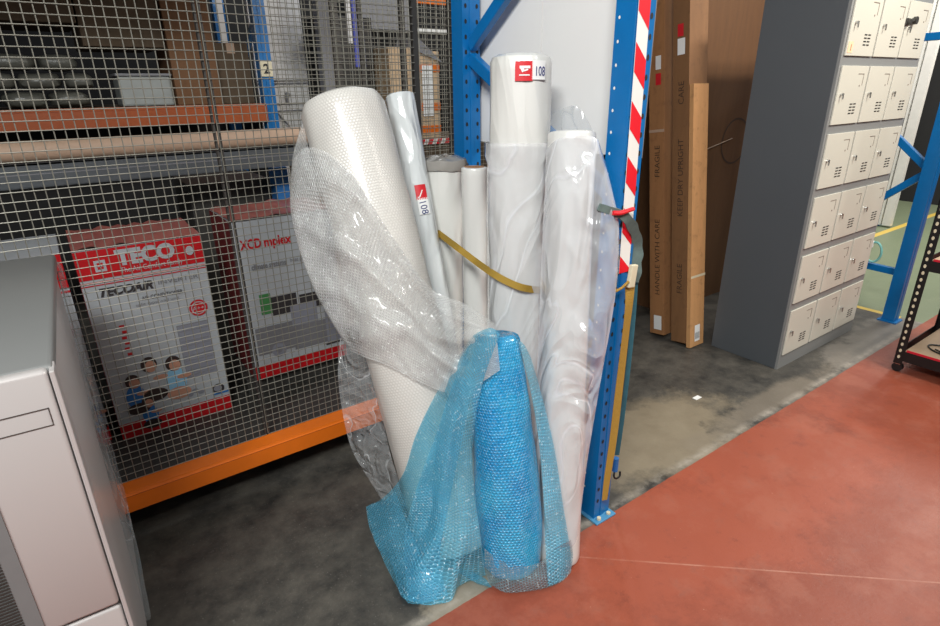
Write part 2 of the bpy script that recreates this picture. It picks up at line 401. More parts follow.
    def build(s, name, mats, parent=None, smooth=False, solid=0, sharp=35):
        if not isinstance(mats, (list, tuple)): mats = [mats]
        off = parent_loc(parent)
        me = bpy.data.meshes.new(name); me.from_pydata([v-off for v in s.v], [], s.f)
        for m in mats: me.materials.append(m)
        uvl = me.uv_layers.new(name='UVMap')
        for k, p in enumerate(me.polygons):
            p.material_index = s.m[k]; p.use_smooth = smooth
            if s.uv[k]:
                for li, uv in zip(p.loop_indices, s.uv[k]): uvl.data[li].uv = uv
        me.validate(); me.update()
        if smooth:
            try: me.set_sharp_from_angle(angle=math.radians(sharp))
            except Exception: pass
        o = bpy.data.objects.new(name, me); C.objects.link(o)
        if parent: o.parent = parent
        if solid:
            sm = o.modifiers.new('thickness', 'SOLIDIFY'); sm.thickness = solid; sm.offset = 0
        return o
def parent_loc(p):
    v = Vector((0, 0, 0))
    while p is not None: v += p.location; p = p.parent
    return v
def tag(o, label, cat, group=None):
    o['label'] = label; o['category'] = cat
    if group: o['group'] = group
    return o
def thing(name, label, cat, loc=(0, 0, 0), group=None):
    o = bpy.data.objects.new(name, None); C.objects.link(o); o.location = loc; o.empty_display_size = .1
    return tag(o, label, cat, group)
def struct(o): o['kind'] = 'structure'; return o
def dup(o, loc, label, parent=None):
    c = o.copy(); C.objects.link(c); c.parent = parent
    if parent is None: c.location = loc; c['label'] = label
    for ch in list(o.children): dup(ch, None, None, c)
    return c
def ray(px, py): return (RT*((px-470)/FPX) - UP*((py-313)/FPX) + FW)
def atY(px, py, Y): d = ray(px, py); return CAM + d*((Y-CAM.y)/d.y)
def atX(px, py, X): d = ray(px, py); return CAM + d*((X-CAM.x)/d.x)
def atZ(px, py, Z=0): d = ray(px, py); return CAM + d*((Z-CAM.z)/d.z)
def smoothpath(pts, n=8):
    pts = [Vector(p) for p in pts]; out = []
    for i in range(len(pts)-1):
        a, b, c, d = pts[max(i-1, 0)], pts[i], pts[i+1], pts[min(i+2, len(pts)-1)]
        for k in range(n):
            t = k/n; out.append(.5*((2*b)+(c-a)*t+(2*a-5*b+4*c-d)*t*t+(3*b-a-3*c+d)*t**3))
    return out+[pts[-1]]
def spline_grid(CP, nu, nv):
    rows = [smoothpath(r, nv) for r in CP]
    cols = [smoothpath([rows[i][j] for i in range(len(rows))], nu) for j in range(len(rows[0]))]
    return [[cols[j][i] for j in range(len(cols))] for i in range(len(cols[0]))]

# ------------------------------------------------------------------ setting
f = MB(); f.add([(-4, -4, 0), (14, -4, 0), (14, 9, 0), (-4, 9, 0)], [[0, 1, 2, 3]]); struct(f.build('floor', M['floor']))
struct(MB().bb(-4, 14, 6.6, 6.7, 0, 4.5).build('wall_back', M['void']))
struct(MB().bb(11.5, 11.6, -4, 6.6, 0, 4.5).build('wall_right', M['void']))

# ------------------------------------------------------------------ blue upright frame in the middle
def post(mb, x0, x1, y0, y1, z1, holes=True):
    """open C-section rack upright with flanges, front face at y0"""
    th = .004
    mb.bb(x0, x1, y0, y0+th, 0.004, z1); mb.bb(x0, x0+th, y0+th, y1, .004, z1); mb.bb(x1-th, x1, y0+th, y1, .004, z1)
    mb.bb(x0+th, x0+.016, y1-th, y1, .004, z1); mb.bb(x1-.016, x1-th, y1-th, y1, .004, z1)
    mb.bb(x0+(x1-x0)*.40, x0+(x1-x0)*.60, y0-.0025, y0, .004, z1)
def holes(x0, x1, y0, y1, z1, h):
    z = .08
    while z < z1-.03:
        for xx in (x0+.014, x1-.014):
            h.disc((xx, y0-.0012, z), (1, 0, 0), (0, 0, 1), .0055, .008, 1, 10)
        z += .05
    return h
fr = thing('upright_frame', 'tall bright blue steel rack upright frame with striped tape beside the plastic rolls', 'rack frame', (1.35, 1.1, 0))
X0, X1 = 1.312, 1.39
FZ = 2.35
p1 = MB(); post(p1, X0, X1, 1.088, 1.155, FZ); sd = p1; holes(X0, X1, 1.088, 1.155, 2.0, p1)
for k in range(34): sd.disc((X0-.001, 1.140, .12+k*.058), (0, 1, 0), (0, 0, 1), .0035, .0045, 2, 8)
front = p1.build('post', [M['blue'], M['slot'], M['tapewhite']], fr)
p2 = MB(); post(p2, X0, X1, 1.862, 1.93, FZ); holes(X0, X1, 1.862, 1.93, 2.0, p2); back = p2.build('post', [M['blue'], M['slot']], fr)
for (yy, nm) in ((1.10, 'f'), (1.9, 'b')):
    bp = MB().bb(1.30, 1.40, yy-.04, yy+.05, 0, .007, 0, .0015)
    bp.cyl((1.325, yy-.026, .006), (1.325, yy-.026, .016), .008, n=6, mat=1); bp.cyl((1.375, yy-.026, .006), (1.375, yy-.026, .014), .008, n=6, mat=1)
    bp.build('base_plate', [M['blue_lt'], M['cream']], fr)
for (a, b) in (((1.18, .62), (1.86, .12)), ((1.18, .68), (1.86, 1.13)), ((1.862, 1.56), (1.15, 1.15)), ((1.862, 1.60), (1.15, 2.12)), ((1.15, 2.14), (1.86, 2.3))):
    MB().bar((1.352, a[0], a[1]), (1.352, b[0], b[1]), .03, .042, 0, (1, 0, 0), .003).build('brace', M['blue'], fr)
# red and white striped tape on the front face (right half)
tp = MB(); tx0, tx1 = 1.311, 1.357; y = 1.0845; z0, z1 = .93, 1.98; per = .1455; sl = .045
tp.bb(tx0, tx1, y, y+.0012, z0, z1, 1)
z = 1.640-sl-per*6
while z < z1:
    a = [(tx0, z+sl), (tx1, z), (tx1, z+per/2), (tx0, z+per/2+sl)]
    # clip to strip in z
    def clip(poly, lo, hi):
        for sgn, lim in ((1, lo), (-1, hi)):
            out = []
            for i in range(len(poly)):
                p, q = poly[i], poly[(i+1) % len(poly)]; ip, iq = sgn*(p[1]-lim) >= 0, sgn*(q[1]-lim) >= 0
                if ip: out.append(p)
                if ip != iq:
                    t = (lim-p[1])/(q[1]-p[1]); out.append((p[0]+(q[0]-p[0])*t, lim))
            poly = out
            if not poly: break
        return poly
    c = clip(a, z0, z1)
    if len(c) > 2: tp.add([(p[0], y-.0006, p[1]) for p in c], [list(range(len(c)))], 0)
    z += per
for v_ in tp.v: v_.x += (1.98-v_.z)*.018
tp.build('warning_tape', [M['red'], M['tapewhite']], front)

# white side board fixed on the far side of the frame
wb = MB().bb(1.408, 1.418, 1.112, 1.545, 1.262, 2.35); wb.bb(1.408, 1.418, 1.549, 2.0, 1.262, 2.35); wb.bb(1.407, 1.419, 1.108, 1.112, 1.262, 2.35, 1)
wbo = tag(wb.build('side_board', [M['white_pl'], M['greypost']]), 'large plain white board hanging behind the diagonal blue braces, above the rolls', 'board')

# ------------------------------------------------------------------ caged rack on the left
def stepbeam(name, x0, x1, yf, z0, z1, mat, label, depth=.07):
    t = thing(name, label, 'rack beam', (x0, yf, z0))
    m = MB(); s = z1-z0
    prof = [(yf, z0), (yf, z0+s*.86), (yf+.004, z0+s*.90), (yf+.006, z1), (yf+depth, z1), (yf+depth, z0)]
    n = len(prof)
    m.add([(x0, a, b) for a, b in prof]+[(x1, a, b) for a, b in prof], [[i, (i+1) % n, n+(i+1) % n, n+i][::-1] for i in range(n)]+[list(range(n)), list(range(n, 2*n))[::-1]])
    m.build('beam_body', mat, t)
    g = MB().bb(x0, x1, yf-.0006, yf+.001, z0+s*.83, z0+s*.84); g.build('fold_line', M['boxdred'], t)
    return t
stepbeam('orange_beam', -1.6, 1.44, 1.945, .135, .208, M['orange'], 'bright orange steel beam along the bottom of the wire mesh', .075)
def mesh_panel(x0, x1, y, z0, z1, label, pitch=.0267, r=.00155, posts=()):
    t = thing('wire_mesh_panel', label, 'mesh panel', (x0, y, z0), 'welded wire mesh cage panels')
    m = MB(); n = int((x1-x0)/pitch); rng = random.Random(int(x0*100)+3)
    for i in range(n+1):
        x = x0+i*pitch + rng.uniform(-.0012, .0012); dx = rng.uniform(-.002, .002)
        m.tube([(x, y, z0), (x+dx, y+rng.uniform(-.002, .002), (z0+z1)/2), (x, y, z1)], r, 5)
    k = int((z1-z0)/.0262)
    for j in range(k+1):
        z = z0+j*.0262+rng.uniform(-.0008, .0008)
        m.tube([(x0, y-.0028, z), ((x0+x1)/2, y-.0028+rng.uniform(-.002, .002), z), (x1, y-.0028, z)], r, 5)
    m.build('wires', M['wire'], t, smooth=True)
    for px_, wd in posts:
        MB().bb(px_-wd/2, px_+wd/2, y+.003, y+.022, z0-.01, z1+.02).build('frame_bar', M['frame_dk'], t)
    return t
mesh_panel(-.90, .458, 2.02, .212, 2.2, 'wide wire mesh panel in front of the red and white boxes, behind the grey machine', posts=((.456, .006),))
mesh_panel(.466, 1.20, 2.02, .212, 2.2, 'wire mesh panel right behind the tall clear bubble wrap roll', posts=((.470, .006), (1.212, .022)))
mesh_panel(1.226, 1.44, 2.02, .212, 2.2, 'narrow wire mesh panel between the dark bar and the blue post', posts=((1.372, .016),))
mesh_panel(1.0, 2.3, 2.995, .9, 2.3, 'further wire mesh panel seen through the front mesh, above the thin wrapped tube', pitch=.03, posts=((1.33, .04), (1.47, .02), (1.72, .03)))
# grey beam with cardboard tube on it
gb = thing('grey_beam', 'grey steel shelf beam under the long beige tube inside the cage', 'rack beam', (-1.5, 2.88, 1.11))
g1 = MB().bb(-1.6, 1.5, 2.88, 2.885, 1.11, 1.202); g1.bb(-1.6, 1.5, 2.88, 2.95, 1.196, 1.202); g1.bb(-1.6, 1.5, 2.88, 2.92, 1.11, 1.115); g1.build('beam_body', M['greybeam'], gb)
MB().bb(-1.6, 1.5, 2.8795, 2.881, 1.16, 1.164).build('fold_line', M['greypost'], gb)
ct = thing('long_tube', 'long beige wrapped tube lying on the grey beam inside the cage', 'tube', (-1.5, 2.93, 1.204))
MB().cyl((-1.5, 2.935, 1.245), (1.42, 2.935, 1.245), .041, n=28).build('tube_body', M['tan'], ct, smooth=True)
MB().cyl((1.42, 2.935, 1.245), (1.425, 2.935, 1.245), .034, n=24).build('end_cap', M['cream'], ct)
tag(MB().bb(-1.6, 1.42, 2.06, 4.9, 2.32, 2.345).build('shelf_deck', M['card_gr']), 'added out-of-view shelf deck shading the caged rack', 'shelf')  # unseen deck, added to keep overhead light off the cage
tag(MB().bb(-1.6, 1.23, 4.0, 4.9, 1.355, 1.378).build('shelf_deck', M['card_gr']), 'shelf deck carrying the brown boxes, grey bags and crate at the back', 'shelf')
stepbeam('orange_beam', -1.6, 1.235, 3.96, 1.272, 1.379, M['orange_dk'], 'dull orange beam of the back shelf above the beige tube', .04)
# far blue frame with number signs
ff = thing('upright_frame', 'blue rack upright with number plates 2 and 1, far behind the mesh', 'rack frame', (1.28, 4.05, 0))
q = MB(); post(q, 1.235, 1.315, 4.0, 4.07, 2.31); fp = q.build('post', M['blue'], ff)
q = MB(); post(q, 1.235, 1.315, 4.905, 4.97, 2.31); q.build('post', M['blue'], ff)
MB().bar((1.275, 4.07, 1.9), (1.275, 4.9, 1.35), .03, .03, 0, (1, 0, 0)).build('brace', M['blue'], ff)
for zz, tx in ((1.585, '2'), (1.03, '1')):
    s_ = MB().bb(1.238, 1.312, 3.99, 3.996, zz-.045, zz+.045, 0); s_.text(tx, (1.275, 3.9885, zz-.026), (1, 0, 0), (0, 0, 1), .08, 1, .002, align='CENTER'); s_.build('number_plate', [M['cream'], M['black']], fp)
# white poles left of the post
wp = thing('ladder_rack', 'thin white steel frame standing left of the far blue post', 'frame', (1.0, 4.7, 1.38))
for a, b in (((.98, 1.38), (.93, 2.3)), ((1.10, 1.38), (1.02, 2.3)), ((1.2, 1.38), (1.2, 2.3))):
    MB().bar((a[0], 4.6, a[1]), (b[0], 4.6, b[1]), .035, .035, 0).build('pole', M['white_pl'], wp)
# things on the back shelf
def carton(name, x0, x1, y0, y1, z0, z1, mat, label, cat='box', grp='boxes on the back shelf', tape=True):
    t = thing(name, label, cat, ((x0+x1)/2, y0, z0), grp)
    MB().bb(x0, x1, y0, y1, z0, z1, 0, .004).build('box_body', mat, t)
    if tape:
        xm = (x0+x1)/2
        MB().bb(xm-.025, xm+.025, y0-.001, y1+.001, z1-.06, z1+.001).build('packing_tape', M['tan'], t)
    return t
carton('cardboard_box', -.5, .30, 4.06, 4.7, 1.81, 2.2, M['card_gr'], 'brown box at the top left corner above the grey bags')
carton('cardboard_box', .31, .72, 4.1, 4.7, 1.70, 2.25, M['card_gr'], 'brown box up high, second from the left behind the mesh')
carton('cardboard_box', .735, 1.0, 4.08, 4.55, 1.379, 2.1, M['card_big'], 'tall brown box on the back shelf beside the pale crate')
carton('cardboard_box', 1.005, 1.22, 4.15, 4.5, 1.379, 1.74, M['card_gr'], 'small brown box against the far blue post')
bgs = [(-.225, 1.425, .095), (-.02, 1.425, .10), (.185, 1.425, .095), (-.14, 1.52, .10), (.07, 1.52, .10), (.25, 1.52, .07), (-.04, 1.615, .11), (.17, 1.615, .09)]
lb = ['leftmost of the bottom row', 'middle of the bottom row', 'rightmost of the bottom row', 'leftmost of the middle row', 'middle of the middle row', 'rightmost of the middle row', 'left of the top two', 'right of the top two']
for (x, z, r), l in zip(bgs, lb):
    bm = bmesh.new(); bmesh.ops.create_icosphere(bm, subdivisions=3, radius=1)
    m = MB(); vs = []
    bm.verts.index_update()
    for v in bm.verts:
        n = noise.noise(v.co*2.2+Vector((x*9, z*9, 0)))*.16
        sq = lambda a: math.copysign(abs(a)**.6, a)
        vs.append(Vector((x+sq(v.co.x)*r*(1+n), 4.22+sq(v.co.y)*.15, z+sq(v.co.z)*.042*(1+n))))
    m.add(vs, [[v.index for v in f_.verts] for f_ in bm.faces]); bm.free()
    o = m.build('plastic_bag', M['greybag'], smooth=True)
    tag(o, 'grey plastic bag in the upper left pile, ' + l, 'bag', 'grey bags on the back shelf')
cr = thing('plastic_crate', 'pale translucent plastic crate on the back shelf above the orange beam', 'crate', (.58, 4.1, 1.379))
MB().bb(.44, .72, 4.1, 4.35, 1.379, 1.545, 0, .012).build('crate_body', M['crate'], cr); MB().bb(.43, .73, 4.09, 4.36, 1.545, 1.56, 0, .004).build('rim', M['greypost'], cr)
# white partition with conduits
pt = thing('white_partition', 'pale wall panel with dark conduits right of the far blue post', 'panel', (1.6, 4.5, .6))
MB().bb(1.36, 1.735, 4.5, 4.53, .3, 2.12).build('panel_sheet', M['white_pl'], pt)
cn = MB()
for z in (1.52, 1.50, 1.36, 1.31): cn.tube([(1.36, 4.492, z), (1.735, 4.492, z+.004)], .006)
cn.tube(smoothpath([(1.56, 4.488, 1.36), (1.555, 4.485, 1.43), (1.585, 4.485, 1.42)]), .010); cn.tube(smoothpath([(1.47, 4.488, 1.30), (1.52, 4.485, 1.24), (1.55, 4.485, 1.20)]), .007)
cn.build('conduit', M['greypost'], pt, smooth=True)
# right background behind mesh
def slab(name, x0, x1, y0, y1, z0, z1, mat, label, cat):
    return tag(MB().bb(x0, x1, y0, y1, z0, z1, 0, .003).build(name, mat), label, cat)
slab('grey_column', 1.71, 1.82, 4.1, 4.2, 0, 2.5, M['greypost'], 'broad grey column behind the mesh above the bubble wrap roll', 'column')
slab('dark_cabinet', 1.83, 2.2, 4.3, 4.7, 0, 1.95, M['frame_dk'], 'dark cabinet behind the mesh right of the grey column', 'cabinet')
slab('violet_sheet', 1.905, 1.985, 4.0, 4.02, 1.6, 2.4, M['violet'], 'narrow violet blue sheet hanging behind the mesh', 'sheet')
slab('pale_sheet', 1.865, 1.9, 4.0, 4.02, 1.75, 2.4, M['white_pl'], 'narrow pale strip left of the violet blue sheet', 'sheet')
slab('light_panel', 3.0, 3.6, 6.1, 6.15, 2.05, 2.6, M['greypost'], 'pale panel high up far behind the mesh', 'panel')
tag(MB().cyl((2.95, 6.57, 2.10), (4.7, 6.57, 2.10), .03, n=12).build('white_pipe', M['white'], smooth=True), 'white horizontal pipe far behind the mesh', 'pipe')
stepbeam('orange_beam', 2.4, 3.2, 4.0, 2.03, 2.12, M['orange'], 'short orange beam at the top edge left of the blue post', .04)
slab('storage_block', 2.2, 3.1, 4.05, 4.7, 0, 1.08, M['card_gr'], 'dark storage block under the pale boxes far behind the mesh', 'storage block')
for (x0, x1, z1, lbl, y0) in ((2.22, 2.42, 1.74, 'tall pale box left of the dark mesh bar, behind the cage', 4.1), (2.44, 2.66, 1.72, 'pale box with orange bands and white label right of the dark mesh bar', 4.1)):
    t = carton('cardboard_box', x0, x1, y0, y0+.35, 1.08, z1, M['card_far'], lbl, grp='pale boxes behind the cage', tape=False)
    if x0 > 2.4:
        for z in (1.60, 1.32, 1.15): MB().bb(x0-.001, x1+.001, y0-.003, y0, z-.028, z+.028).build('orange_band', M['orange'], t)
        MB().bb(2.50, 2.60, y0-.005, y0-.002, 1.25, 1.62).build('white_label', M['white'], t)
        c = MB(); c.add([(x0-.01, y0-.01, 1.73), (x1+.03, y0-.01, 1.64), (x1+.03, y0+.3, 1.64), (x0-.01, y0+.3, 1.73), (x0+.03, y0, 1.82), (x0+.03, y0+.3, 1.82)], [[0, 1, 4], [1, 2, 5, 4], [2, 3, 5], [3, 0, 4, 5]]); c.build('plastic_cover', M['greypost'], t)
bt = MB().bb(2.4, 2.78, 4.035, 4.048, 1.04, 1.08)
for k in range(5): bt.add([(2.41+k*.08, 4.034, 1.04), (2.45+k*.08, 4.034, 1.04), (2.47+k*.08, 4.034, 1.08), (2.43+k*.08, 4.034, 1.08)], [[0, 1, 2, 3]], 1)
tag(bt.build('barrier_tape', [M['tapewhite'], M['red']]), 'strip of red and white barrier tape behind the mesh beside the blue post', 'tape')
# lower back: items behind boxes
slab('dark_bin', .55, .95, 3.2, 3.6, .0, 1.02, M['frame_dk'], 'dark container inside the cage above the right printed box', 'container')
slab('blue_box', .96, 1.03, 3.1, 3.2, 0, 1.08, M['pblue'], 'narrow dark blue box inside the cage under the grey beam', 'box')
slab('brown_board', 1.12, 1.7, 3.3, 3.33, 0, 1.15, M['card_dk'], 'brown board under the grey beam beside number plate 1', 'board')
slab('tarpaulin', -1.6, 2.4, 4.99, 5.02, 0, 1.27, M['blackboard'], 'long black tarpaulin closing the back of the caged rack', 'tarpaulin')

# printed product boxes
bx_shelf = slab('shelf_deck', -1.6, 1.30, 2.06, 2.9, .17, .186, M['frame_dk'], 'lowest dark shelf deck carrying the printed boxes', 'shelf')
def product_box(x0, x1, y0, y1, z0, z1, label, kind, sc=0):
    t = thing('product_box', label, 'box', ((x0+x1)/2, y0, z0), 'printed boxes behind the mesh')
    W, H = x1-x0, z1-z0; y = y0-.0015
    m = MB(); m.bb(x0, x1, y0, y1, z0, z1, 1); m.bb(x0-.002, x0, y0, y1, z0, z1, 10); mats = [M['boxred'], M['boxwhite'], M['txt_dk'], M['txt_grey'], M['skin'], M['hair'], M['pblue'], M['plblue'], M['pgrey'], M['pgreen'], M['boxdred']]
    AX, AZ = (1, 0, 0), (0, 0, 1)
    def R(u0, u1, v0, v1, mt, k=0): m.bb(x0+u0*W, x0+u1*W, y-.0004*k-.0006, y-.0004*k, z0+v0*H, z0+v1*H, mt)
    def T(s, u, v, size, mt, **kw): m.text(s, (x0+u*W, y-.003, z0+v*H), AX, AZ, size, mt, **kw)
    if kind == 'red':
        R(0, 1, .862, 1, 0); R(0, 1, .842, .850, 0); R(0, 1, .830, .835, 0)
        T('TECO', .30, .915, .075, 1, bold=.004, width=.47*W); T('The Air Comfort Family', .31, .875, .028, 1, width=.50*W)
        R(.13, .215, .895, .950, 1, 2); R(.15, .195, .907, .938, 0, 4); R(.155, .19, .920, .925, 1, 5); m.disc((x0+.885*W, y-.004, z0+.932*H), AX, AZ, .014, .018, 1)
        T('TECOAIR', .10, .775, .042, 2, bold=.002, width=.42*W, shear=.3)
        T('INVERTER', .57, .785, .026, 3, width=.34*W)
        T('AIR CONDITIONER', .42, .72, .024, 2, width=.34*W); T('split type wall unit', .36, .695, .016, 3, width=.36*W)
        m.disc((x0+.865*W, y-.002, z0+.625*H), AX, AZ, .034, .034, 0, 20); m.disc((x0+.865*W, y-.003, z0+.625*H), AX, AZ, .027, .027, 1, 20, .86)
        T('A++', .865, .613, .024, 1, align='CENTER')
        for k in range(6): R(.195+.012*(k % 2), .235+.010*(k % 2), .60-k*.030, .615-k*.030, 0)
        R(.645, .925, .24, .55, 3, 1); R(.65, .92, .245, .545, 8, 2)
        for k in range(10): R(.66, .91, .26+k*.028, .263+k*.028, 3, 4)
        R(0, 1, 0, .085, 0)
        m.disc((x0+.90*W, y-.002, z0+.14*H), AX, AZ, .024, .022, 2); m.disc((x0+.895*W, y-.003, z0+.142*H), AX, AZ, .016, .014, 8); R(.84, .99, .105, .115, 6, 3)
        for k in range(3): m.disc((x0+(.64+.05*k)*W, y-.002, z0+(.15+.015*(k % 2))*H), AX, AZ, .012, .010, 8)
        pe = [(.19, .30, .9, 6), (.35, .37, 1.0, 1), (.55, .345, 1.0, 7), (.27, .17, .75, 6)]
    elif kind == 'half':
        R(0, 1, .835, 1, 0); R(0, 1, .812, .822, 0); R(0, 1, 0, .085, 0)
        for k in range(6): R(.80, .835, .50-k*.035, .518-k*.035, 0)
        pe = [(.74, .35, 1.0, 1), (.90, .24, .9, 6)]
    else:
        pe = []
        T('XCD', .05, .84, .055, 0, bold=.0015, width=.20*W); T('mplex', .27, .84, .055, 0, bold=.0015, width=.27*W)
        T('climate systems', .12, .71, .034, 3, bold=.001, width=.34*W); T('heat pump unit', .50, .72, .026, 3, width=.30*W)
        R(.0, 1, 0, .09, 0)
        R(.52, .80, .50, .62, 1, 2); R(.55, .85, .40, .50, 2, 1); R(.15, .26, .42, .55, 9, 1); R(.26, .52, .40, .52, 2, 1)
        R(.44, .72, .30, .44, 8, 3); R(.80, 1.0, .13, .45, 8, 3); R(.06, .44, .16, .34, 3, 2); R(.44, .80, .14, .30, 3, 1); R(.78, 1, .115, .125, 2, 4)
        m.disc((x0+.27*W, y-.003, z0+.17*H), AX, AZ, .032, .032, 8); m.disc((x0+.27*W, y-.004, z0+.17*H), AX, AZ, .014, .014, 3)
    for (u, v, s, mt) in pe:       # small printed family group
        cx, cz = x0+u*W, z0+v*H; q = .03*s
        m.disc((cx, y-.0022, cz-q*2.3), AX, AZ, q*1.25, q*1.9, mt); m.disc((cx+q*1.0, y-.0024, cz-q*1.9), AX, AZ, q*.9, q*.35, 4)
        m.disc((cx, y-.0026, cz+q*.2), AX, AZ, q*.95, q*1.1, 5); m.disc((cx+q*.15, y-.003, cz-q*.1), AX, AZ, q*.68, q*.8, 4)
        m.disc((cx, y-.0024, cz-q*4.2), AX, AZ, q*1.5, q*.9, 5 if mt != 7 else 4)
    m.build('box_body', mats, t)
    # crumpled wrapping on top
    if kind != 'half':
        tm = MB(); nx, ny = 14, 5; P = [[Vector((x0+W*i/nx, y0+(y1-y0)*j/ny, z1+.004+abs(noise.noise(Vector((i*.7, j*.9, x0*5))))*.02)) for j in range(ny+1)] for i in range(nx+1)]
        tm.grid(P); tm.build('wrapping', M['boxpink'], t, smooth=True)
    return t
product_box(.0, .415, 2.36, 2.72, .187, .945, 'tall box with red header, TECO lettering and family picture', 'red')
product_box(-.46, -.035, 2.39, 2.75, .187, .945, 'added white and red box standing for a reflection beside the grey machine', 'half')  # solid box added where the film mirrors its neighbour
product_box(.535, .96, 2.37, 2.72, .272, .972, 'grey-white box with red lettering right of the TECO box', 'grey')
slab('wooden_batten', .5, 1.0, 2.4, 2.7, .187, .27, M['frame_dk'], 'dark batten under the box with dark red edge', 'batten')

# ------------------------------------------------------------------ rolls
ROLLS = []
def axis_depth(px, py, P0, P1, off):
    """point on the pixel ray where it crosses the plane through the roll's axis that faces the camera, brought nearer by off"""
    d = ray(px, py).normalized(); ax = (P1-P0).normalized(); mid = (P0+P1)/2-CAM
    n = mid - ax*mid.dot(ax); n.normalize(); t = (P0-CAM).dot(n)/d.dot(n)
    return CAM + d*(t-off)
def hit(px, py, P0, P1, r):
    d = ray(px, py).normalized(); ax = (P1-P0); L = ax.length; ax = ax/L; m = CAM-P0
    dd = d-ax*d.dot(ax); mm = m-ax*m.dot(ax); a = dd.dot(dd); b = 2*dd.dot(mm); c = mm.dot(mm)-r*r; D = b*b-4*a*c
    if D < 0: return None
    t = (-b-math.sqrt(D))/(2*a); h = (m+d*t).dot(ax)
    return t if -.02 < h < L+.02 else None
def to_px(P):
    d = P-CAM; z = d.dot(FW); return 470+FPX*d.dot(RT)/z, 313-FPX*d.dot(UP)/z
def push_front(P, cyls, gap=.008):
    px, py = to_px(P); t0 = (P-CAM).length; d = (P-CAM).normalized(); t = t0
    for (a, b, r) in cyls:
        h = hit(px, py, a, b, r)
        if h is not None and h-gap < t: t = h-gap
    Q = CAM+d*t
    if Q.z < .006:
        Q.z = .006
    return Q
def roll(mb, P0, P1, r, nz=60, nt=56, lump=0, seed=0, edge=.012, taper=None):
    ax = (P1-P0); L = ax.length; ax.normalize(); a = ax.cross(Vector((0, 1, 0))).normalized(); b = ax.cross(a)
    prof = [(0, r-edge)]+[(edge*.35, r-edge*.3), (edge, r)]+[(edge+(L-2*edge)*k/nz, r) for k in range(1, nz+1)]+[(L-edge*.35, r-edge*.3), (L, r-edge)]
    P = []
    for k, (h, rr) in enumerate(prof):
        row = []; rr *= taper(h/L) if taper else 1
        for i in range(nt+1):
            t = 2*PI*(i % nt)/nt; q = P0+ax*h+(a*math.cos(t)+b*math.sin(t))*rr
            l = lump*noise.noise(Vector((math.cos(t)*2+seed, math.sin(t)*2, h*4)))+lump*.5*noise.noise(Vector((math.cos(t)*5+seed, math.sin(t)*5, h*12)))
            row.append(q+(a*math.cos(t)+b*math.sin(t))*l)
        P.append(row)
    mb.grid([[P[k][i] for k in range(len(P))] for i in range(nt, -1, -1)])
    # fix seam-free uv is arc length already; spiral ends
    for (h, sg) in ((L, 1), (0, -1)):
        row = [P[-1][i] if sg > 0 else P[0][i] for i in range(nt)]
        c = P0+ax*h; rings = [row]
        for q, dz in ((.82, .002), (.64, -.002), (.46, .002), (.30, 0)):
            rings.append([c+(p-c)*q+ax*sg*dz for p in row])
        rings.append([c+(p-c)*.29-ax*sg*.05 for p in row])
        vs = [p for rg in rings for p in rg]; fs = []
        for k in range(len(rings)-1):
            for i in range(nt):
                f_ = [k*nt+i, k*nt+(i+1) % nt, (k+1)*nt+(i+1) % nt, (k+1)*nt+i]; fs.append(f_ if sg > 0 else f_[::-1])
        fs.append([(len(rings)-1)*nt+i for i in range(nt)][::sg])
        mb.add(vs, fs)
    return mb
V = Vector
big0, big1 = V((.845, 1.275, .016)), V((.818, 1.85, 1.43))
tub0, tub1 = V((1.055, 1.50, .01)), V((1.064, 1.90, 1.44))
r30, r31 = V((1.16, 1.835, .004)), V((1.20, 1.835, 1.21))
r40, r41 = V((1.215, 1.665, .004)), V((1.212, 1.66, 1.20))
mid0, mid1 = V((1.165, 1.36, .004)), V((1.199, 1.405, 1.548))
r60, r61 = V((1.088, 1.036, .006)), V((1.222, 1.205, 1.34))
blu0, blu1 = V((.937, 1.095, .012)), V((.988, 1.25, .765))
Rbig, Rtub, R3, R4, Rmid, R6, Rblu = .136, .050, .078, .046, .091, .068, .096
CY = [(big0, big1, Rbig), (tub0, tub1, Rtub), (mid0, mid1, Rmid), (r60, r61, R6), (blu0, blu1, Rblu)]

# --- big clear bubble wrap roll
t = thing('bubble_wrap_roll', 'tallest fat roll of clear bubble wrap leaning against the mesh, its sheet unwinding', 'roll', tuple(big0), 'rolls leaning in the corner')
roll(MB(), big0, big1, Rbig, edge=.034, lump=.004).build('wound_roll', M['bub'], t, smooth=True)
# unwinding sheet, control rows run along the roll: back, left bulge, front
rows = [
 [((303,120),-.05), ((318,195),-.05), ((335,262),-.04), ((350,318),-.03)],
 [((292,160),.00), ((291,215),.02), ((312,285),.03), ((346,345),.04)],
 [((304,148),.08), ((312,225),.10), ((335,290),.10), ((362,356),.11)],
 [((326,152),.145), ((338,230),.15), ((362,300),.155), ((384,364),.155)],
 [((350,172),.16), ((362,240),.165), ((386,310),.17), ((404,374),.17)],
 [((372,205),.16), ((390,268),.17), ((410,325),.18), ((424,384),.18)],
 [((402,250),.155), ((416,295),.17), ((432,345),.19), ((444,392),.20)],
 [((432,289),.16), ((444,318),.19), ((456,358),.22), ((462,396),.22)],
 [((465,304),.19), ((470,325),.23), ((474,355),.25), ((478,385),.24)],
 [((494,323),.20), ((496,332),.24), ((498,350),.25), ((500,370),.25)],
]
CP = [[axis_depth(p[0], p[1], big0, big1, o) for p, o in r] for r in rows]
G = spline_grid(CP, 9, 14)
ax = (big1-big0).normalized()
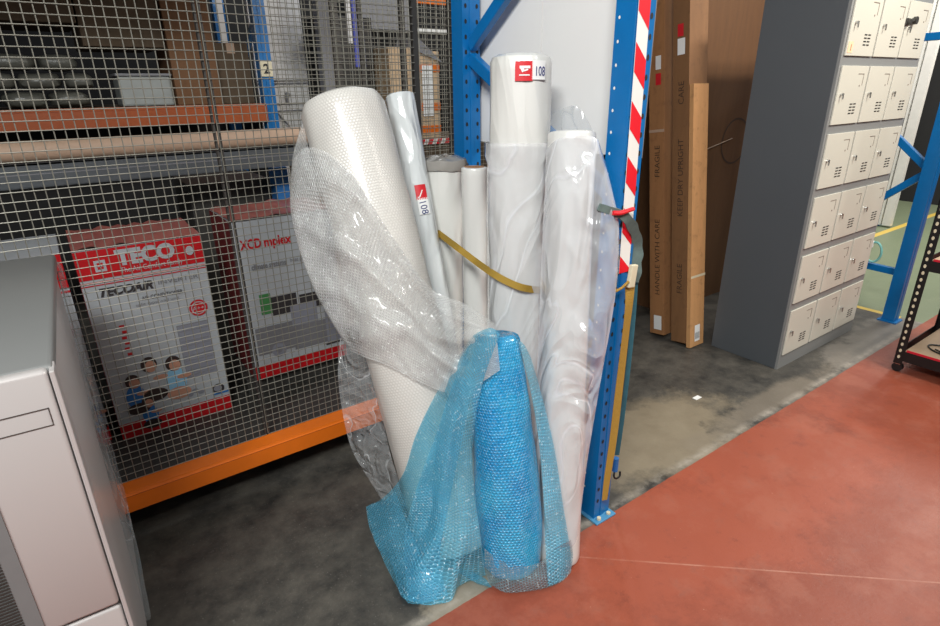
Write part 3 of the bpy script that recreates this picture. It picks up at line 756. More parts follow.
for i in range(len(G)):
    for j in range(len(G[0])):
        p = G[i][j]; d = (CAM-p).normalized()
        w_ = noise.noise(V((p.x*9, p.y*9, p.z*7)))*.018 + abs(noise.noise(V((p.x*22+p.z*14, p.y*20, p.z*9-p.x*16))))*-.014 + noise.noise(p*50)*.004
        vv = j/(len(G[0])-1); uu = i/(len(G)-1)
        for vc, am_, wd_ in ((.22, .020, .05), (.45, .026, .06), (.62, .018, .04), (.82, .022, .05)):
            c_ = vc+.10*math.sin(uu*6+vc*9); w_ += am_*math.exp(-((vv-c_)/wd_)**2)*min(1, uu*3)
        G[i][j] = p + d*w_
        if i > 14: G[i][j] = push_front(G[i][j], CY)
s_ = MB().grid(G); s_.build('loose_sheet', M['bubsheet'], t, smooth=True, sharp=180)

# --- blue roll and its loose sheet
t = thing('bubble_wrap_roll', 'short roll of bright blue bubble wrap in front with its sheet spread out', 'roll', tuple(blu0), 'rolls leaning in the corner')
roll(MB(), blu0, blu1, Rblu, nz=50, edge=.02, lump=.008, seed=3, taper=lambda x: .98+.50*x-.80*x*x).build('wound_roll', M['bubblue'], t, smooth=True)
top = [(468,342),(474,335),(481,331),(486,329),(491,328),(496,330),(500,334)]
offT = [.03,.055,.075,.09,.095,.095,.09]
m1 = [(438,390),(448,385),(457,380),(465,377),(472,376),(478,378),(483,382)]
m2 = [(416,435),(430,432),(442,430),(452,430),(460,431),(467,434),(473,438)]
m3 = [(403,474),(418,480),(431,484),(444,484),(455,484),(465,484),(474,486)]
m4 = [(384,497),(402,522),(424,530),(442,532),(456,534),(470,538),(481,540)]
bot = [(366,507),(377,545),(392,566),(406,602),(448,602),(462,584),(486,578)]
off = {1:[.0,.04,.08,.10,.105,.10,.09], 2:[-.02,.03,.08,.105,.11,.105,.095], 3:[-.05,.0,.05,.085,.10,.10,.095]}
CP = [[axis_depth(*p, blu0, blu1, o) for p, o in zip(top, offT)]]
for k, m_ in ((1, m1), (2, m2), (3, m3)): CP.append([axis_depth(*p, blu0, blu1, o) for p, o in zip(m_, off[k])])
botw = [atZ(*p, .012) for p in bot]
r4 = []
for i, (p, b_) in enumerate(zip(m4, botw)):
    db = (b_-CAM).length; d3 = (CP[3][i]-CAM).length; r4.append(CAM+ray(*p).normalized()*(db*.45+d3*.55))
CP += [r4, botw]
G = spline_grid(CP, 14, 12)
NI, NJ = len(G), len(G[0])
for i in range(NI):
    for j in range(NJ):
        p = G[i][j]; d = (CAM-p).normalized(); v = i/(NI-1); u = j/(NJ-1)
        w_ = (math.sin(u*15+v*2.5)*.020*v + noise.noise(V((p.x*14, p.y*14, p.z*5)))*.018 - abs(noise.noise(V((u*7+v*3, v*3, 5))))*.035*v)*math.sin(min(1, .15+1.2*u)*PI*.9)
        w_ += noise.noise(p*45)*.004
        q = p + d*w_
        if v > .9: q.z += .012*max(0, math.sin(u*27))*(v-.9)*10
        G[i][j] = push_front(q, CY[:1]+CY[3:])
MB().grid(G).build('loose_sheet', M['bluesheet'], t, smooth=True, sharp=180)
# inner layer of the same sheet: long fold running down to the floor
il = [[(470,342),(480,336),(490,332)], [(450,392),(462,388),(474,384)], [(434,440),(446,440),(462,440)], [(416,490),(432,496),(450,498)], [(404,540),(424,552),(440,556)], [(408,600),(428,602),(448,596)]]
oi = [.06, .07, .07, .06]
CPi = [[axis_depth(*p, blu0, blu1, o-.01) for p in r] for r, o in zip(il[:4], oi)]
CPi += [[atZ(*p, .10) for p in il[4]], [atZ(*p, .010) for p in il[5]]]
G = spline_grid(CPi, 10, 8)
G = [[push_front(p+(CAM-p).normalized()*noise.noise(p*12)*.02, CY[:1]+CY[3:], .005) for p in r] for r in G]
MB().grid(G).build('inner_sheet', M['bluesheet'], t, smooth=True, sharp=180)
# corner flap lying out on the floor at left
fl = [[(366,507),(380,503),(396,492)], [(370,530),(388,530),(405,518)], [(383,560),(398,560),(418,548)], [(398,590),(412,590),(430,576)], [(408,604),(430,603),(444,590)]]
hz = [[.05,.10,.16],[.03,.09,.14],[.012,.06,.11],[.010,.04,.08],[.008,.015,.04]]
G = spline_grid([[atZ(*p, h) for p, h in zip(a, b_)] for a, b_ in zip(fl, hz)], 6, 6)
G = [[p+V((0, 0, abs(noise.noise(p*14))*.02)) for p in r] for r in G]
MB().grid(G).build('sheet_corner', M['bluesheet'], t, smooth=True, sharp=180)
# flat tongue of sheet between the pale roll end and the blue roll
tg = [[(436,556),(452,566),(470,572)], [(446,566),(464,574),(484,578)], [(462,574),(478,584),(492,588)]]
G = spline_grid([[atZ(*p, .02+.03*(k == 0)) for p in r] for k, r in enumerate(tg)], 6, 6)
MB().grid([[p+V((0, 0, abs(noise.noise(p*20))*.015)) for p in r] for r in G]).build('sheet_tongue', M['bluesheet'], t, smooth=True, sharp=180)
# folded end of the sheet hanging at the right of the roll
rf = [[(517,338),(525,346),(531,358)], [(529,384),(537,390),(543,400)], [(538,436),(549,445),(555,452)], [(543,490),(556,496),(563,505)], [(545,540),(562,540),(570,548)]]
of = [.06,.075,.085,.09,.09]
CPf = [[axis_depth(*p, blu0, blu1, o+.02-.02*k) for k, p in enumerate(r)] for r, o in zip(rf, of)]
CPf.append([atZ(*p, .02) for p in ((548,586),(562,580),(571,568))])
G = spline_grid(CPf, 9, 8)
G = [[push_front(p+(CAM-p).normalized()*noise.noise(p*9)*.012, CY[3:]) for p in r] for r in G]
MB().grid(G).build('sheet_fold', M['bluesheet'], t, smooth=True, sharp=180)
# thin skirt round the foot of the roll
sk_ = [[(484,548),(500,560),(520,566),(540,562),(556,548),(571,540)], [(486,572),(502,580),(520,582),(542,578),(560,566),(573,556)], [(490,584),(504,592),(522,592),(545,588),(562,581),(571,572)]]
CPk = [[axis_depth(*p, blu0, blu1, .10) for p in sk_[0]], [atZ(*p, .045) for p in sk_[1]], [atZ(*p, .008) for p in sk_[2]]]
G = spline_grid(CPk, 8, 8); G = [[push_front(p, CY[3:], .004) for p in r] for r in G]
MB().grid(G).build('sheet_skirt', M['skirt'], t, smooth=True, sharp=180)

# --- thin wrapped tube with sticker
def surf_frame(P0, P1, r, px, py, gap=.0015):
    """point, right and up vectors on the roll surface seen at the pixel"""
    h = hit(px, py, P0, P1, r); d = ray(px, py).normalized(); p = CAM+d*h; ax = (P1-P0).normalized(); c = P0+ax*(p-P0).dot(ax); n = (p-c).normalized()
    return p+n*gap, ax.cross(n)*1.0, ax, n, c
def wrap_quad(mb, P0, P1, r, px, py, wd, ht, mat, rot=0, gap=.0015, n=6, thick=0):
    p, rt, up, nn, c = surf_frame(P0, P1, r, px, py); vs = []
    for j in (0, 1):
        for i in range(n+1):
            a = (i/n-.5)*wd; b = (j-.5)*ht; a2 = a*math.cos(rot)-b*math.sin(rot); b2 = a*math.sin(rot)+b*math.cos(rot)
            th = a2/r; vs.append(c+up*b2+(nn*math.cos(th)+rt*math.sin(th))*(r+gap))
    mb.add(vs, [[i, i+1, n+2+i, n+1+i] for i in range(n)], mat)
def wrap_text(mb, txt, P0, P1, r, px, py, size, mat, rot=0, gap=.003, bold=0, width=None):
    tmp = MB(); tmp.text(txt, (0, 0, 0), (1, 0, 0), (0, 1, 0), size, 0, bold, width, 'CENTER')
    p, rt, up, nn, c = surf_frame(P0, P1, r, px, py); vs = []
    for v in tmp.v:
        a = v.x; b = v.y-size*.35; a2 = a*math.cos(rot)-b*math.sin(rot); b2 = a*math.sin(rot)+b*math.cos(rot); th = a2/r
        vs.append(c+up*b2+(nn*math.cos(th)+rt*math.sin(th))*(r+gap))
    mb.add(vs, tmp.f, mat)
t = thing('film_roll', 'slim wrapped film tube with a red sticker, leaning behind the clear bubble wrap roll', 'roll', tuple(tub0), 'rolls leaning in the corner')
roll(MB(), tub0, tub1, Rtub, lump=.003, edge=.006, seed=9).build('wrapped_roll', M['foamroll'], t, smooth=True)
sk = MB(); wrap_quad(sk, tub0, tub1, Rtub+.004, 421, 192, .040, .052, 0); wrap_quad(sk, tub0, tub1, Rtub+.004, 424, 206, .040, .058, 1)
wrap_text(sk, '108', tub0, tub1, Rtub+.004, 424, 207, .034, 2, rot=-PI/2+.1); wrap_text(sk, 'J', tub0, tub1, Rtub+.004, 421, 193, .034, 1, rot=-.5); sk.build('sticker', [M['label_red'], M['white'], M['ink']], t)

# --- short rolls at the back
t = thing('film_roll', 'short film wrapped roll with grey plastic over its top, behind the slim tube', 'roll', tuple(r30), 'rolls leaning in the corner')
roll(MB(), r30, r31, R3, lump=.004, seed=5).build('wrapped_roll', M['pe'], t, smooth=True)
cv = []
for k, (rr, h) in enumerate(((.0, .012), (.035, .016), (.06, .010), (.083, .004), (.088, -.012), (.086, -.03))):
    row = []
    for i in range(33):
        a = 2*PI*(i % 32)/32; l = noise.noise(V((math.cos(a)*2, math.sin(a)*2, k)))*.008
        row.append(r31+V((math.cos(a)*(rr+l), math.sin(a)*(rr+l), h+l)))
    cv.append(row)
MB().grid(cv).build('plastic_cover', M['covergrey'], t, smooth=True)
t = thing('film_roll', 'narrow short white roll between the grey-topped roll and the roll numbered 108', 'roll', tuple(r40), 'rolls leaning in the corner')
roll(MB(), r40, r41, R4, lump=.001, seed=6, edge=.004).build('wound_roll', M['pe_smooth'], t, smooth=True)
MB().cyl(r41-V((0, 0, .03)), r41+V((0, 0, .002)), .036, n=24).build('core', M['card'], t, smooth=True)

# --- tall roll with 108 sticker
t = thing('film_roll', 'tall white polythene roll with red sticker and handwritten number 108 at its top', 'roll', tuple(mid0), 'rolls leaning in the corner')
roll(MB(), mid0, mid1, Rmid, lump=.003, edge=.022, seed=1).build('wound_roll', M['pe'], t, smooth=True)
sl = MB(); P = []; axm = (mid1-mid0).normalized(); am = axm.cross(V((0, 1, 0))).normalized(); bmv = axm.cross(am)
for k in range(60):
    h = .02+1.28*k/59; row = []
    for i in range(65):
        a = 2*PI*(i % 64)/64; c_, s2 = math.cos(a), math.sin(a)
        l = .007*abs(noise.noise(V((c_*3, s2*3, h*7))))+.012*noise.noise(V((c_*1.4+7, s2*1.4, h*3)))+.006*(k > 56)
        row.append(mid0+axm*h+(am*c_+bmv*s2)*(Rmid+.008+l))
    P.append(row)
sl.grid(P).build('crumpled_wrap', M['sleeve'], t, smooth=True, sharp=180)
sk = MB(); wrap_quad(sk, mid0, mid1, Rmid+.005, 524, 71, .050, .052, 0); wrap_quad(sk, mid0, mid1, Rmid+.005, 539, 70, .044, .050, 1)
wrap_quad(sk, mid0, mid1, Rmid+.0065, 525, 67, .030, .007, 1); wrap_quad(sk, mid0, mid1, Rmid+.0065, 522.5, 69.5, .008, .012, 1, rot=.5); wrap_quad(sk, mid0, mid1, Rmid+.0065, 526, 70, .012, .004, 1, rot=.3); wrap_quad(sk, mid0, mid1, Rmid+.0065, 524.5, 75, .030, .003, 1)
wrap_text(sk, '108', mid0, mid1, Rmid+.005, 539.6, 71, .035, 2, bold=.0003, width=.030); sk.build('sticker', [M['label_red'], M['white'], M['ink']], t)

# --- right roll with loose film
t = thing('film_roll', 'long smooth white roll with loose clear film flaring towards the blue post', 'roll', tuple(r60), 'rolls leaning in the corner')
roll(MB(), r60, r61, R6, lump=.001, edge=.008, seed=2).build('wound_roll', M['pe_smooth'], t, smooth=True)
rows = [
 [(546,150),(556,140),(572,136),(590,136),(598,140),(602,150)],
 [(545,185),(556,183),(574,184),(594,182),(608,184),(613,192)],
 [(543,225),(556,225),(574,225),(594,222),(611,222),(619,228)],
 [(541,270),(554,270),(572,268),(592,266),(610,266),(618,272)],
 [(539,320),(552,320),(568,318),(588,318),(602,320),(612,318)],
 [(537,370),(550,370),(566,370),(582,372),(594,372),(603,368)],
 [(535,420),(548,420),(563,420),(576,424),(586,424),(594,420)],
 [(534,470),(546,470),(560,470),(572,474),(580,474),(586,470)],
 [(534,540),(545,545),(556,550),(566,550),(574,545),(578,535)],
]
offs = [.0,.065,.08,.075,.05,-.0]
CPs = [[axis_depth(*p, r60, r61, o) for p, o in zip(r, offs)] for r in rows]
G = spline_grid(CPs, 10, 10)
out = []
for i, r in enumerate(G):
    row = []
    for j, p in enumerate(r):
        d = (CAM-p).normalized(); u = j/(len(r)-1)
        wv = (noise.noise(V((p.x*14, p.y*14, p.z*6)))*.014 - abs(noise.noise(V((p.x*20+p.z*11, p.y*12, p.z*10-p.x*9))))*.02)*(.25+u)
        row.append(push_front(p+d*wv, [(r60, r61, R6)], .004))
    out.append(row)
MB().grid(out).build('loose_film', M['sleeve'], t, smooth=True, sharp=180)
# film standing up behind the roll top
bk = [[(552,112),(575,106),(590,122),(600,150)], [(548,132),(572,130),(592,134),(606,170)], [(560,150),(575,160),(596,170),(612,200)]]
G = spline_grid([[axis_depth(*p, r60, r61, -.04) for p in r] for r in bk], 8, 8)
MB().grid([[p+V((0, noise.noise(p*12)*.015, 0)) for p in r] for r in G]).build('film_end', M['filmgrey'], t, smooth=True, sharp=180)

# --- crinkled clear film at the left of the rolls
cf = [
 [((340,338),1.78), ((352,342),1.72), ((368,350),1.66)],
 [((338,375),1.76), ((356,382),1.70), ((376,385),1.62)],
 [((343,415),1.74), ((362,420),1.68), ((384,425),1.58)],
 [((352,450),1.72), ((372,455),1.64), ((392,460),1.56)],
 [((368,478),1.68), ((380,480),1.63), ((398,478),1.56)],
]
CPc = [[atY(*p, Y) for p, Y in r] for r in cf]+[[atZ(382, 500, .006), atZ(390, 502, .006), atZ(402, 500, .006)]]
G = spline_grid(CPc, 12, 14)
G = [[p+(CAM-p).normalized()*(abs(noise.noise(V((p.x*16+p.z*9, p.y*10, p.z*18))))*.035+noise.noise(p*40)*.006) for p in r] for r in G]
for r in G:
    for p in r: p.z = max(p.z, .004)
tag(MB().grid(G).build('plastic_film', M['film'], smooth=True, sharp=60), 'crinkled clear plastic film standing left of the clear bubble wrap roll', 'plastic film')

# --- webbing strap round the rolls
def on(px, py, cyl, gap): h = hit(px, py, *cyl); return CAM+ray(px, py).normalized()*(h-gap)
pts = [axis_depth(424, 222, r30, r31, .06), axis_depth(441, 235, r30, r31, .095), axis_depth(458, 248, r40, r41, .13), axis_depth(475, 261, r40, r41, .17), on(492, 273, (mid0, mid1, Rmid+.012), .012), on(508, 282, (mid0, mid1, Rmid+.012), .010), on(524, 288, (mid0, mid1, Rmid+.012), .010), axis_depth(542, 290, mid0, mid1, .05), axis_depth(560, 288, mid0, mid1, -.01), V((1.285, 1.30, .86)), V((1.30, 1.19, .95))]
sp_ = smoothpath(pts, 8)
tag(MB().band(sp_, .022, .002, [(CAM-p).normalized() for p in sp_]).build('webbing_strap', M['ochre']), 'ochre webbing strap pulled round the upright rolls', 'strap', 'straps at the blue post')
# --- tie-off at the front post
py0 = 1.075
hs = [atY(630, 285, py0-.01), atY(629, 305, py0-.015), atY(625, 340, py0-.012), atY(619, 390, py0-.01), atY(613, 440, py0-.012), atY(607, 480, py0-.016), atY(604.5, 500, py0-.02)]
hs[-1].z = max(hs[-1].z, .03)
sp_ = smoothpath(hs, 8)
tag(MB().band(sp_, [.036-.016*i/len(sp_) for i in range(len(sp_))], .002, [V((-.3+.3*math.sin(i*.13), -1, 0)) for i in range(len(sp_))]).build('hanging_strap', M['ochre_br']), 'mustard webbing strap end hanging down the front of the blue post', 'strap', 'straps at the blue post')
bk_ = thing('ratchet_buckle', 'small cream buckle at the top of the hanging mustard strap', 'buckle', tuple(atY(632, 280, py0-.02)))
bc = atY(632, 276, py0-.02)
MB().bar(bc+V((.004, 0, .035)), bc-V((.004, 0, .035)), .028, .014, 0, (1, 0, 0), .003).build('buckle_body', M['cream'], bk_)
MB().tube([bc+V((-.02, -.005, -.012)), bc+V((-.045, -.002, -.028)), bc+V((-.07, .0, -.034))], .004).build('pin', M['ochre_br'], bk_)
cl = smoothpath([atY(599, 207, 1.07), atY(614, 212, 1.065), atY(624, 216, 1.06), atY(633, 228, 1.07), atY(637, 245, 1.09), atY(636, 262, 1.09), atY(633, 282, 1.09)], 8)
tag(MB().band(cl, [.020+.022*(i/len(cl))*(1+.3*math.sin(i*.9)) for i in range(len(cl))], .007, [V((-.5, -1, .2*math.sin(i*.5))) for i in range(len(cl))]).build('cloth_strip', M['tealgrey'], smooth=True), 'twisted grey-green cloth strip knotted round the taped blue post', 'cloth strip')
rc = smoothpath([atY(613, 213, 1.058), atY(620, 213, 1.052), atY(627, 211, 1.05), atY(633, 209, 1.06)], 6)
tag(MB().tube(rc, .0065, 8).build('red_cord', M['red'], smooth=True), 'short red cord tied across the striped tape on the blue post', 'cord')
ts = thing('elastic_strap', 'dark teal elastic strap with black hook hanging behind the mustard strap', 'strap', (1.43, 1.1, .02), 'straps at the blue post')
tpth = smoothpath([atX(636, 275, 1.43), atX(633, 320, 1.43), atX(628, 370, 1.43), atX(622, 420, 1.43), atX(617, 455, 1.43)], 8)
MB().band(tpth, .016, .002, V((-.6, -1, 0))).build('strap_body', M['teal'], ts)
hb = atX(616, 458, 1.43); MB().cyl(hb, hb-V((.0, 0, .055)), .011, n=10).build('hook_grip', M['pblue'], ts, smooth=True)
h0 = hb-V((0, 0, .05)); hk = smoothpath([h0, h0+V((-.012, -.008, -.02)), h0+V((.0, -.01, -.034)), h0+V((.02, -.008, -.034)), h0+V((.026, -.004, -.018))], 6)
for q in hk: q.z = max(q.z, .006)
MB().tube(hk, .0035, 8).build('hook', M['black'], ts, smooth=True)

# ------------------------------------------------------------------ grey machine at left
mc = thing('floor_machine', 'tall silver-grey machine with grille at the left edge', 'machine', (-.068, 1.10, 0))
mx = -.068
MB().bb(-.74, mx-.012, 1.125, 1.96, .02, 1.02, 0, .012).build('cabinet', M['mach'], mc, smooth=True, sharp=50)
MB().bb(-.75, mx-.002, 1.118, 1.975, 1.003, 1.036, 0, .008).build('lid', M['mach_top'], mc, smooth=True, sharp=50)
MB().bb(-.75, mx-.010, 1.10, 1.126, .516, 1.034, 0, .007).build('front_panel', M['mach'], mc, smooth=True, sharp=50)
MB().bb(mx-.008, mx, 1.102, 1.15, .02, 1.030, 0, .002).build('corner_trim', M['mach'], mc)
MB().bb(-.75, mx-.010, 1.104, 1.126, .03, .508, 0, .006).build('lower_panel', M['mach'], mc, smooth=True, sharp=50)
hr = MB()
for a in ((-.24, -.090, .9665, .968), (-.24, -.090, .934, .9355), (-.0915, -.090, .934, .968)): hr.bb(a[0], a[1], 1.0988, 1.1005, a[2], a[3])
hr.build('handle_outline', M['mach_seam'], mc)
MB().bb(-.70, -.197, 1.096, 1.1005, .516, .82, 0).build('grille_frame', M['mach_gr'], mc)
g2 = MB()
for k in range(42): g2.bb(-.68, -.222, 1.0935, 1.0962, .523+k*.0069, .5255+k*.0069)
g2.build('grille_slats', M['frame_dk'], mc)
for x in (-.7, -.13):
    for y in (1.16, 1.9): MB().cyl((x, y, 0), (x, y, .021), .02, n=16).build('foot', M['black'], mc)
mc.rotation_euler = (0, 0, math.radians(-2.0))
# clear plastic sheet hanging down the machine's side
cs = [[((57,262),1.99), ((60,262),2.0), ((63,268),2.0)], [((68,330),1.90), ((73,330),1.93), ((80,335),1.96)], [((86,395),1.80), ((90,398),1.82), ((99,405),1.9)],
      [((99,450),1.70), ((106,452),1.76), ((116,462),1.84)], [((112,515),1.64), ((119,505),1.70), ((127,500),1.76)], [((124,580),1.60), ((134,580),1.62), ((141,570),1.64)]]
CPp = [[atY(*p, Y) for p, Y in r] for r in cs]+[[atZ(128,618,.01), atZ(142,622,.01), atZ(152,618,.01)]]
G = spline_grid(CPp, 8, 8); G = [[V((p.x+noise.noise(p*8)*.006, p.y, max(.004, p.z))) for p in r] for r in G]
tag(MB().grid(G).build('plastic_film', M['filmgrey'], smooth=True, sharp=180), 'narrow clear plastic film hanging beside the grey machine', 'plastic film')

# ------------------------------------------------------------------ tall cardboard boxes
def leanbox(x0, x1, y0, y1, L, lean, mat, label, name='tall_box', prints=None):
    t = thing(name, label, 'box', (x0, y0, 0), 'tall flat cartons behind the rack')
    a = math.atan(lean); R = Matrix.Rotation(-a, 3, 'X')
    def X(x, y, z):   # box frame, leaning backwards about its front bottom edge
        q = R @ V((0, y-y1, z)); return V((x, y1+q.y, q.z+(y1-y0)*math.sin(a)))
    m = MB(); vs = [X(x, y, z) for z in (0, L) for y in (y0, y1) for x in (x0, x1)]
    m.add(vs, [[0, 1, 5, 4], [1, 3, 7, 5], [3, 2, 6, 7], [2, 0, 4, 6], [4, 5, 7, 6], [0, 2, 3, 1]])
    if prints: side_print(m, X, x0, y0, y1, prints)
    m.build('box_body', [mat, M['txt_card']], t)
    return t, X
def side_print(m, X, x, y0, y1, zs):
    ym = (y0+y1)/2; e = x-.0015
    for z, s in zs:
        o = X(e, ym-.02, z); up = (X(e, ym-.02, z+1)-o).normalized()
        m.text(s, o, up, V((0, 1, 0)) - up*V((0, 1, 0)).dot(up),.048, 1)
tA, XA = leanbox(2.84, 2.95, 1.93, 2.03, 2.1, .13, M['card'], 'tall narrow brown carton leaning, the left one beside the taped blue post', prints=((.25, 'HANDLE WITH CARE'), (.95, 'FRAGILE')))
def stick(X, x, ya, yb, za, zb, mat, front=False, y=None):
    m = MB()
    if front: vs = [X(ya, y, za), X(yb, y, za), X(yb, y, zb), X(ya, y, zb)]
    else: vs = [X(x, yb, za), X(x, ya, za), X(x, ya, zb), X(x, yb, zb)]
    m.add(vs, [[0, 1, 2, 3]]); return m
stick(XA, 2.8375, 1.945, 2.0, .03, .12, 0).build('white_label', M['white'], tA)
stick(XA, 2.8375, 1.95, 1.985, 1.53, 1.60, 0).build('white_label', M['white'], tA)
stick(XA, 2.8375, 1.95, 1.985, 1.45, 1.51, 0).build('red_label', M['label_red'], tA)
MB().add([XA(2.838, 1.928, 1.2), XA(2.838, 2.03, 1.2), XA(2.838, 2.03, 1.215), XA(2.838, 1.928, 1.215)], [[0, 1, 2, 3]]).build('plastic_band', M['tan'], tA)
tD, XD = leanbox(2.84, 3.0, 1.775, 1.875, 2.15, .13, M['card_dk'], 'tallest dark brown carton with a red and white label near its top', prints=((.3, 'FRAGILE'), (.75, 'KEEP DRY UPRIGHT'), (1.35, 'CARE')))
stick(XD, 2.8375, 1.80, 1.845, 1.60, 1.68, 0).build('white_label', M['white'], tD)
stick(XD, 2.8375, 1.81, 1.845, 1.69, 1.75, 0).build('red_label', M['label_red'], tD)
tB, XB = leanbox(2.842, 2.975, 1.745, 1.770, 1.47, .13, M['card_lt'], 'pale brown flat carton leaning in front beside the grey lockers')
stick(XB, 0, 2.885, 2.935, .03, .13, 0, True, 1.7435).build('white_label', M['white'], tB)
lb_ = MB()
for k in range(6): lb_.add([XB(2.89+k*.007, 1.742, .045), XB(2.8925+k*.007, 1.742, .045), XB(2.8925+k*.007, 1.742, .085), XB(2.89+k*.007, 1.742, .085)], [[0, 1, 2, 3]])
lb_.build('label_print', M['txt_dk'], tB)
for zz in (.42,): MB().add([XB(2.84, 1.743, zz), XB(2.977, 1.743, zz), XB(2.977, 1.743, zz+.014), XB(2.84, 1.743, zz+.014)], [[0, 1, 2, 3]]).build('plastic_band', M['cream'], tB)
bgx = thing('large_carton', 'very large brown carton standing in the shade behind the lockers', 'box', (3.2, 2.22, 0))
MB().bb(3.2, 4.6, 2.22, 2.5, 0, 2.5).build('box_body', M['card_big'], bgx)
dm = MB(); cc = (3.80, 2.2185, 1.10)
dm.disc(cc, (1, 0, .1), (-.1, 0, 1), .16, .15, 0, 30, .92)
dm2 = MB(); dm2.text('Sh', (3.45, 2.218, .36), (1, 0, .05), (0, 0, 1), .16, 0, -.002); dm2.build('printed_text', M['txt_card'], bgx); dm.build('printed_mark', M['txt_card'], bgx)
tag(MB().cyl(V((3.2, 2.212, 1.02)), V((3.75, 2.212, 1.12)), .003, n=6).build('white_tie', M['tan'], smooth=True), 'thin pale tie running across the large carton', 'tie')
slab('tarpaulin', 2.5, 3.5, 2.54, 2.57, 0, 2.5, M['blackboard'], 'black tarpaulin hanging behind the taped blue post', 'tarpaulin')

# ------------------------------------------------------------------ lockers
LX, LY, LW, LD = 2.988, 1.303, .90, .397
LH = .082+6*.298+.0
lk = thing('locker_cabinet', 'grey steel locker cabinet with eighteen cream doors', 'lockers', (LX, LY, 0))
b = MB().bb(LX, LX+LW, LY+.012, LY+LD, .0, LH, 0, .002)
b.build('cabinet_body', M['lock_body'], lk)
MB().bb(LX, LX+LW, LY, LY+.0125, .0, LH).build('front_frame', M['lock_frame'], lk)
hd, pitch = .2567, .298
def make_door(first):
    return None
proto = None
cw = (LW-.03)/3
for r in range(6):
    for c in range(3):
        x0 = LX+.021+c*.292; x1 = x0+.276; z0 = .0823+(r)*pitch; z1 = z0+hd
        if proto is None:
            d = MB().bb(0, x1-x0, -.008, -.0005, 0, hd, 0, .0015).build('door', M['lock_door']); d.parent = lk
            d.location = V((x0, LY, z0))-lk.location
            def sub(mb, nm, mt):
                o = mb.build(nm, mt); o.parent = d; return o
            lkk = MB().cyl((.035, -.0085, hd*.52), (.035, -.018, hd*.52), .007, n=14); lkk.bb(.032, .038, -.022, -.017, hd*.44, hd*.54)
            sub(lkk, 'lock', M['chrome'])
            vt = MB()
            for i in range(4):
                for j in range(2): vt.bb(.150+j*.036, .176+j*.036, -.0095, -.008, .045+i*.014, .050+i*.014)
            sub(vt, 'vent_slots', M['slot'])
            hh = MB(); hh.bb(.175, .235, -.0092, -.008, hd-.036, hd-.033); hh.bb(.232, .235, -.0092, -.008, hd-.085, hd-.036); hh.bb(.205, .212, -.0092, -.008, hd-.09, hd-.083)
            sub(hh, 'label_holder', M['emboss'])
            proto = d
        else:
            d2 = proto.copy(); C.objects.link(d2); d2.parent = lk; d2.location = V((x0, LY, z0))-lk.location
            for ch in proto.children:
                e = ch.copy(); C.objects.link(e); e.parent = d2
st = MB().bb(LX+.028, LX+.075, LY-.0095, LY-.008, .0823+5*pitch+.012, .0823+5*pitch+.058); st.text('1', (LX+.045, LY-.0105, .0823+5*pitch+.02), (1, 0, 0), (0, 0, 1), .04, 1)
st.build('faded_sticker', [M['sticker_or'], M['orange_dk']], lk)
hp = MB(); hx = LX+.021+2*.292; hz_ = .0823+5*pitch+.165
hp.bb(hx-.02, hx+.03, LY-.014, LY-.008, hz_-.018, hz_+.012); hp.cyl((hx-.005, LY-.02, hz_-.004), (hx+.08, LY-.02, hz_+.006), .006, n=8); hp.cyl((hx+.062, LY-.014, hz_+.004), (hx+.062, LY-.03, hz_+.004), .018, n=12); hp.cyl((hx-.002, LY-.012, hz_-.006), (hx-.002, LY-.028, hz_-.006), .013, n=12)
hp.build('hasp', M['frame_dk'], lk)

# ------------------------------------------------------------------ right: blue frame, black cart, door
rf_ = thing('upright_frame', 'blue rack upright frame with braces at the right, beyond the lockers', 'rack frame', (4.25, 1.2, 0))
q = MB(); post(q, 4.225, 4.305, 1.19, 1.26, 2.6); q.build('post', M['blue'], rf_)
q = MB(); post(q, 4.225, 4.305, 2.0, 2.07, 2.6); q.build('post', M['blue'], rf_)
MB().bb(4.21, 4.32, 1.17, 1.28, 0, .008).build('base_plate', M['blue'], rf_); MB().bb(4.21, 4.32, 1.98, 2.09, 0, .008).build('base_plate', M['blue'], rf_)
for a, b in (((1.26, .325), (2.0, .345)), ((1.24, .95), (2.0, .16+.12)), ((1.24, .975), (2.0, 1.60)), ((1.26, 1.7), (2.0, 1.68))):
    MB().bar((4.262, a[0], a[1]), (4.262, b[0], b[1]), .035, .042, 0, (1, 0, 0), .003).build('brace', M['blue'], rf_)
# second horizontal lower brace already level with the roll of cord
lp = thing('tape_loop', 'pale loop of tape hanging on the lower blue brace beyond the lockers', 'tape loop', tuple(atX(872, 268, 4.25)))
cc = atX(874, 252, 4.235)
ring = [cc+V((.004*math.sin(a*2), math.cos(a)*.042, math.sin(a)*.065)) for a in [2*PI*k/24 for k in range(25)]]
MB().tube(ring, .007, 8).build('loop', M['turq'], lp, smooth=True); MB().box(cc+V((-.006, .03, .05)), (.02, .035, .045), 0, None, .004).build('label_tag', M['white'], lp)

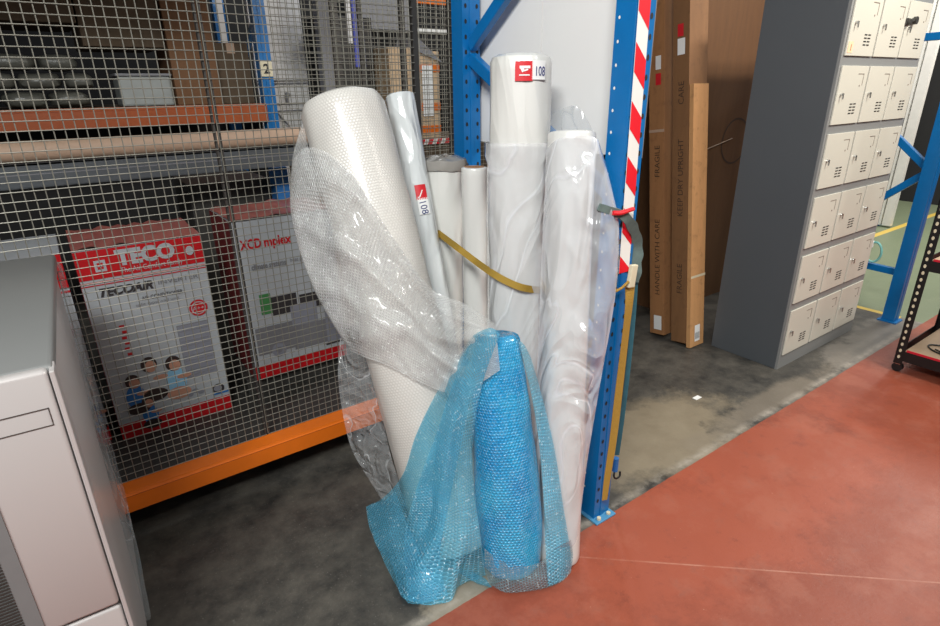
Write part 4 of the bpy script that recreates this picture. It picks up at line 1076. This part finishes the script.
ca = thing('black_cart', 'black slotted-angle shelf cart with red-edged boards at the right edge', 'shelf cart', (3.47, .93, 0))
cx0, cx1, cy0, cy1 = 3.47, 4.05, -.1, .93
for (x, y, sx, sy) in ((cx0, cy1, 1, -1), (cx0, cy0, 1, 1), (cx1, cy1, -1, -1), (cx1, cy0, -1, 1)):
    pm = MB(); pm.bb(x, x+sx*.035, y, y+sy*.003, .05, 1.6); pm.bb(x, x+sx*.003, y, y+sy*.04, .05, 1.6)
    z = .09
    while z < 1.55:
        pm.disc((x-.0008*sx, y+sy*.018, z), (0, 1, 0), (0, 0, 1), .0065, .010, 1, 8); z += .036
    pm.build('post', [M['blk_steel'], M['cream']], ca)
    wh = MB().cyl((x+sx*.02-.012, y+sy*.02, .026), (x+sx*.02+.012, y+sy*.02, .026), .025, n=18); wh.build('caster', M['black'], ca, smooth=True, sharp=40)
    MB().bb(x+sx*.02-.016, x+sx*.02+.016, y+sy*.02-.012, y+sy*.02+.012, .045, .062).build('caster_bracket', M['chrome'], ca)
for z in (.07, .57):
    bm_ = MB(); bm_.bb(cx0, cx0+.004, cy0, cy1, z, z+.055); bm_.bb(cx1-.004, cx1, cy0, cy1, z, z+.055); bm_.bb(cx0, cx1, cy1-.004, cy1, z, z+.055); bm_.bb(cx0, cx1, cy0, cy0+.004, z, z+.055)
    bm_.build('shelf_beam', M['blk_steel'], ca)
    MB().bb(cx0+.004, cx1-.004, cy0+.04, cy1-.04, z+.045, z+.062).build('shelf_board', M['wood'], ca)
    MB().bb(cx0+.001, cx0+.006, cy0+.03, cy1-.045, z+.055, z+.066).build('red_edge', M['redtrim'], ca)
wd = tag(MB().bb(3.72, 4.0, .1, .80, .133, .21, 0, .003).build('wooden_board', M['wood']), 'thick wooden board lying on the lower cart shelf', 'board')
co = smoothpath([V((3.60, .80, .137)), V((3.55, .70, .137)), V((3.58, .62, .137)), V((3.66, .66, .137)), V((3.69, .76, .137)), V((3.64, .84, .137)), V((3.56, .78, .137)), V((3.53, .6, .137))], 8)
tag(MB().tube(co, .004, 6).build('black_cable', M['black'], smooth=True), 'black cable looped on the lower cart shelf', 'cable')
co = smoothpath([V((3.52, .86, .64)), V((3.6, .8, .645)), V((3.56, .7, .66)), V((3.65, .64, .65)), V((3.7, .72, .645))], 8)
tag(MB().tube(co, .008, 6).build('black_cable', M['black'], smooth=True), 'black cable on the upper cart shelf at the right edge', 'cable')

# tall white-edged doorway far right
dr = thing('sliding_door', 'tall dark sliding door with white aluminium edges beyond the lockers', 'door', (7.2, 2.35, 0))
MB().bb(7.16, 7.22, 2.28, 2.36, .02, 3.2).build('edge_profile', M['alu'], dr); MB().bb(7.16, 7.21, 2.375, 2.395, .02, 3.2).build('edge_profile', M['alu'], dr)
MB().bb(7.2, 7.24, 2.395, 2.75, .12, 1.3).build('door_panel', M['frame_dk'], dr); MB().bb(7.2, 7.26, 2.395, 2.8, 0, .12).build('door_base', M['blue'], dr)
MB().bb(7.15, 7.26, 2.40, 2.85, 1.26, 1.31).build('white_ledge', M['alu'], dr); MB().bb(7.18, 7.24, 2.42, 2.62, 1.31, 3.2).build('white_panel', M['alu'], dr)
slab('dark_screen', 9.0, 9.05, -2.0, 2.95, 0, 3.6, M['blackboard'], 'large dark screen at the far right behind the blue frame', 'screen')
slab('paper_notice', 8.98, 8.99, 2.12, 2.35, 1.25, 1.62, M['white'], 'white paper notice on the dark screen at the right edge', 'notice')
slab('turquoise_poster', 8.98, 8.99, 2.1, 2.4, 1.70, 2.4, M['turq'], 'pale turquoise poster above the white notice', 'poster')
ps_ = atZ(697, 398)
tag(MB().bb(ps_.x-.022, ps_.x+.022, ps_.y-.012, ps_.y+.012, .001, .003).build('paper_scrap', M['white']), 'small white paper scrap on the bare concrete patch', 'paper scrap')
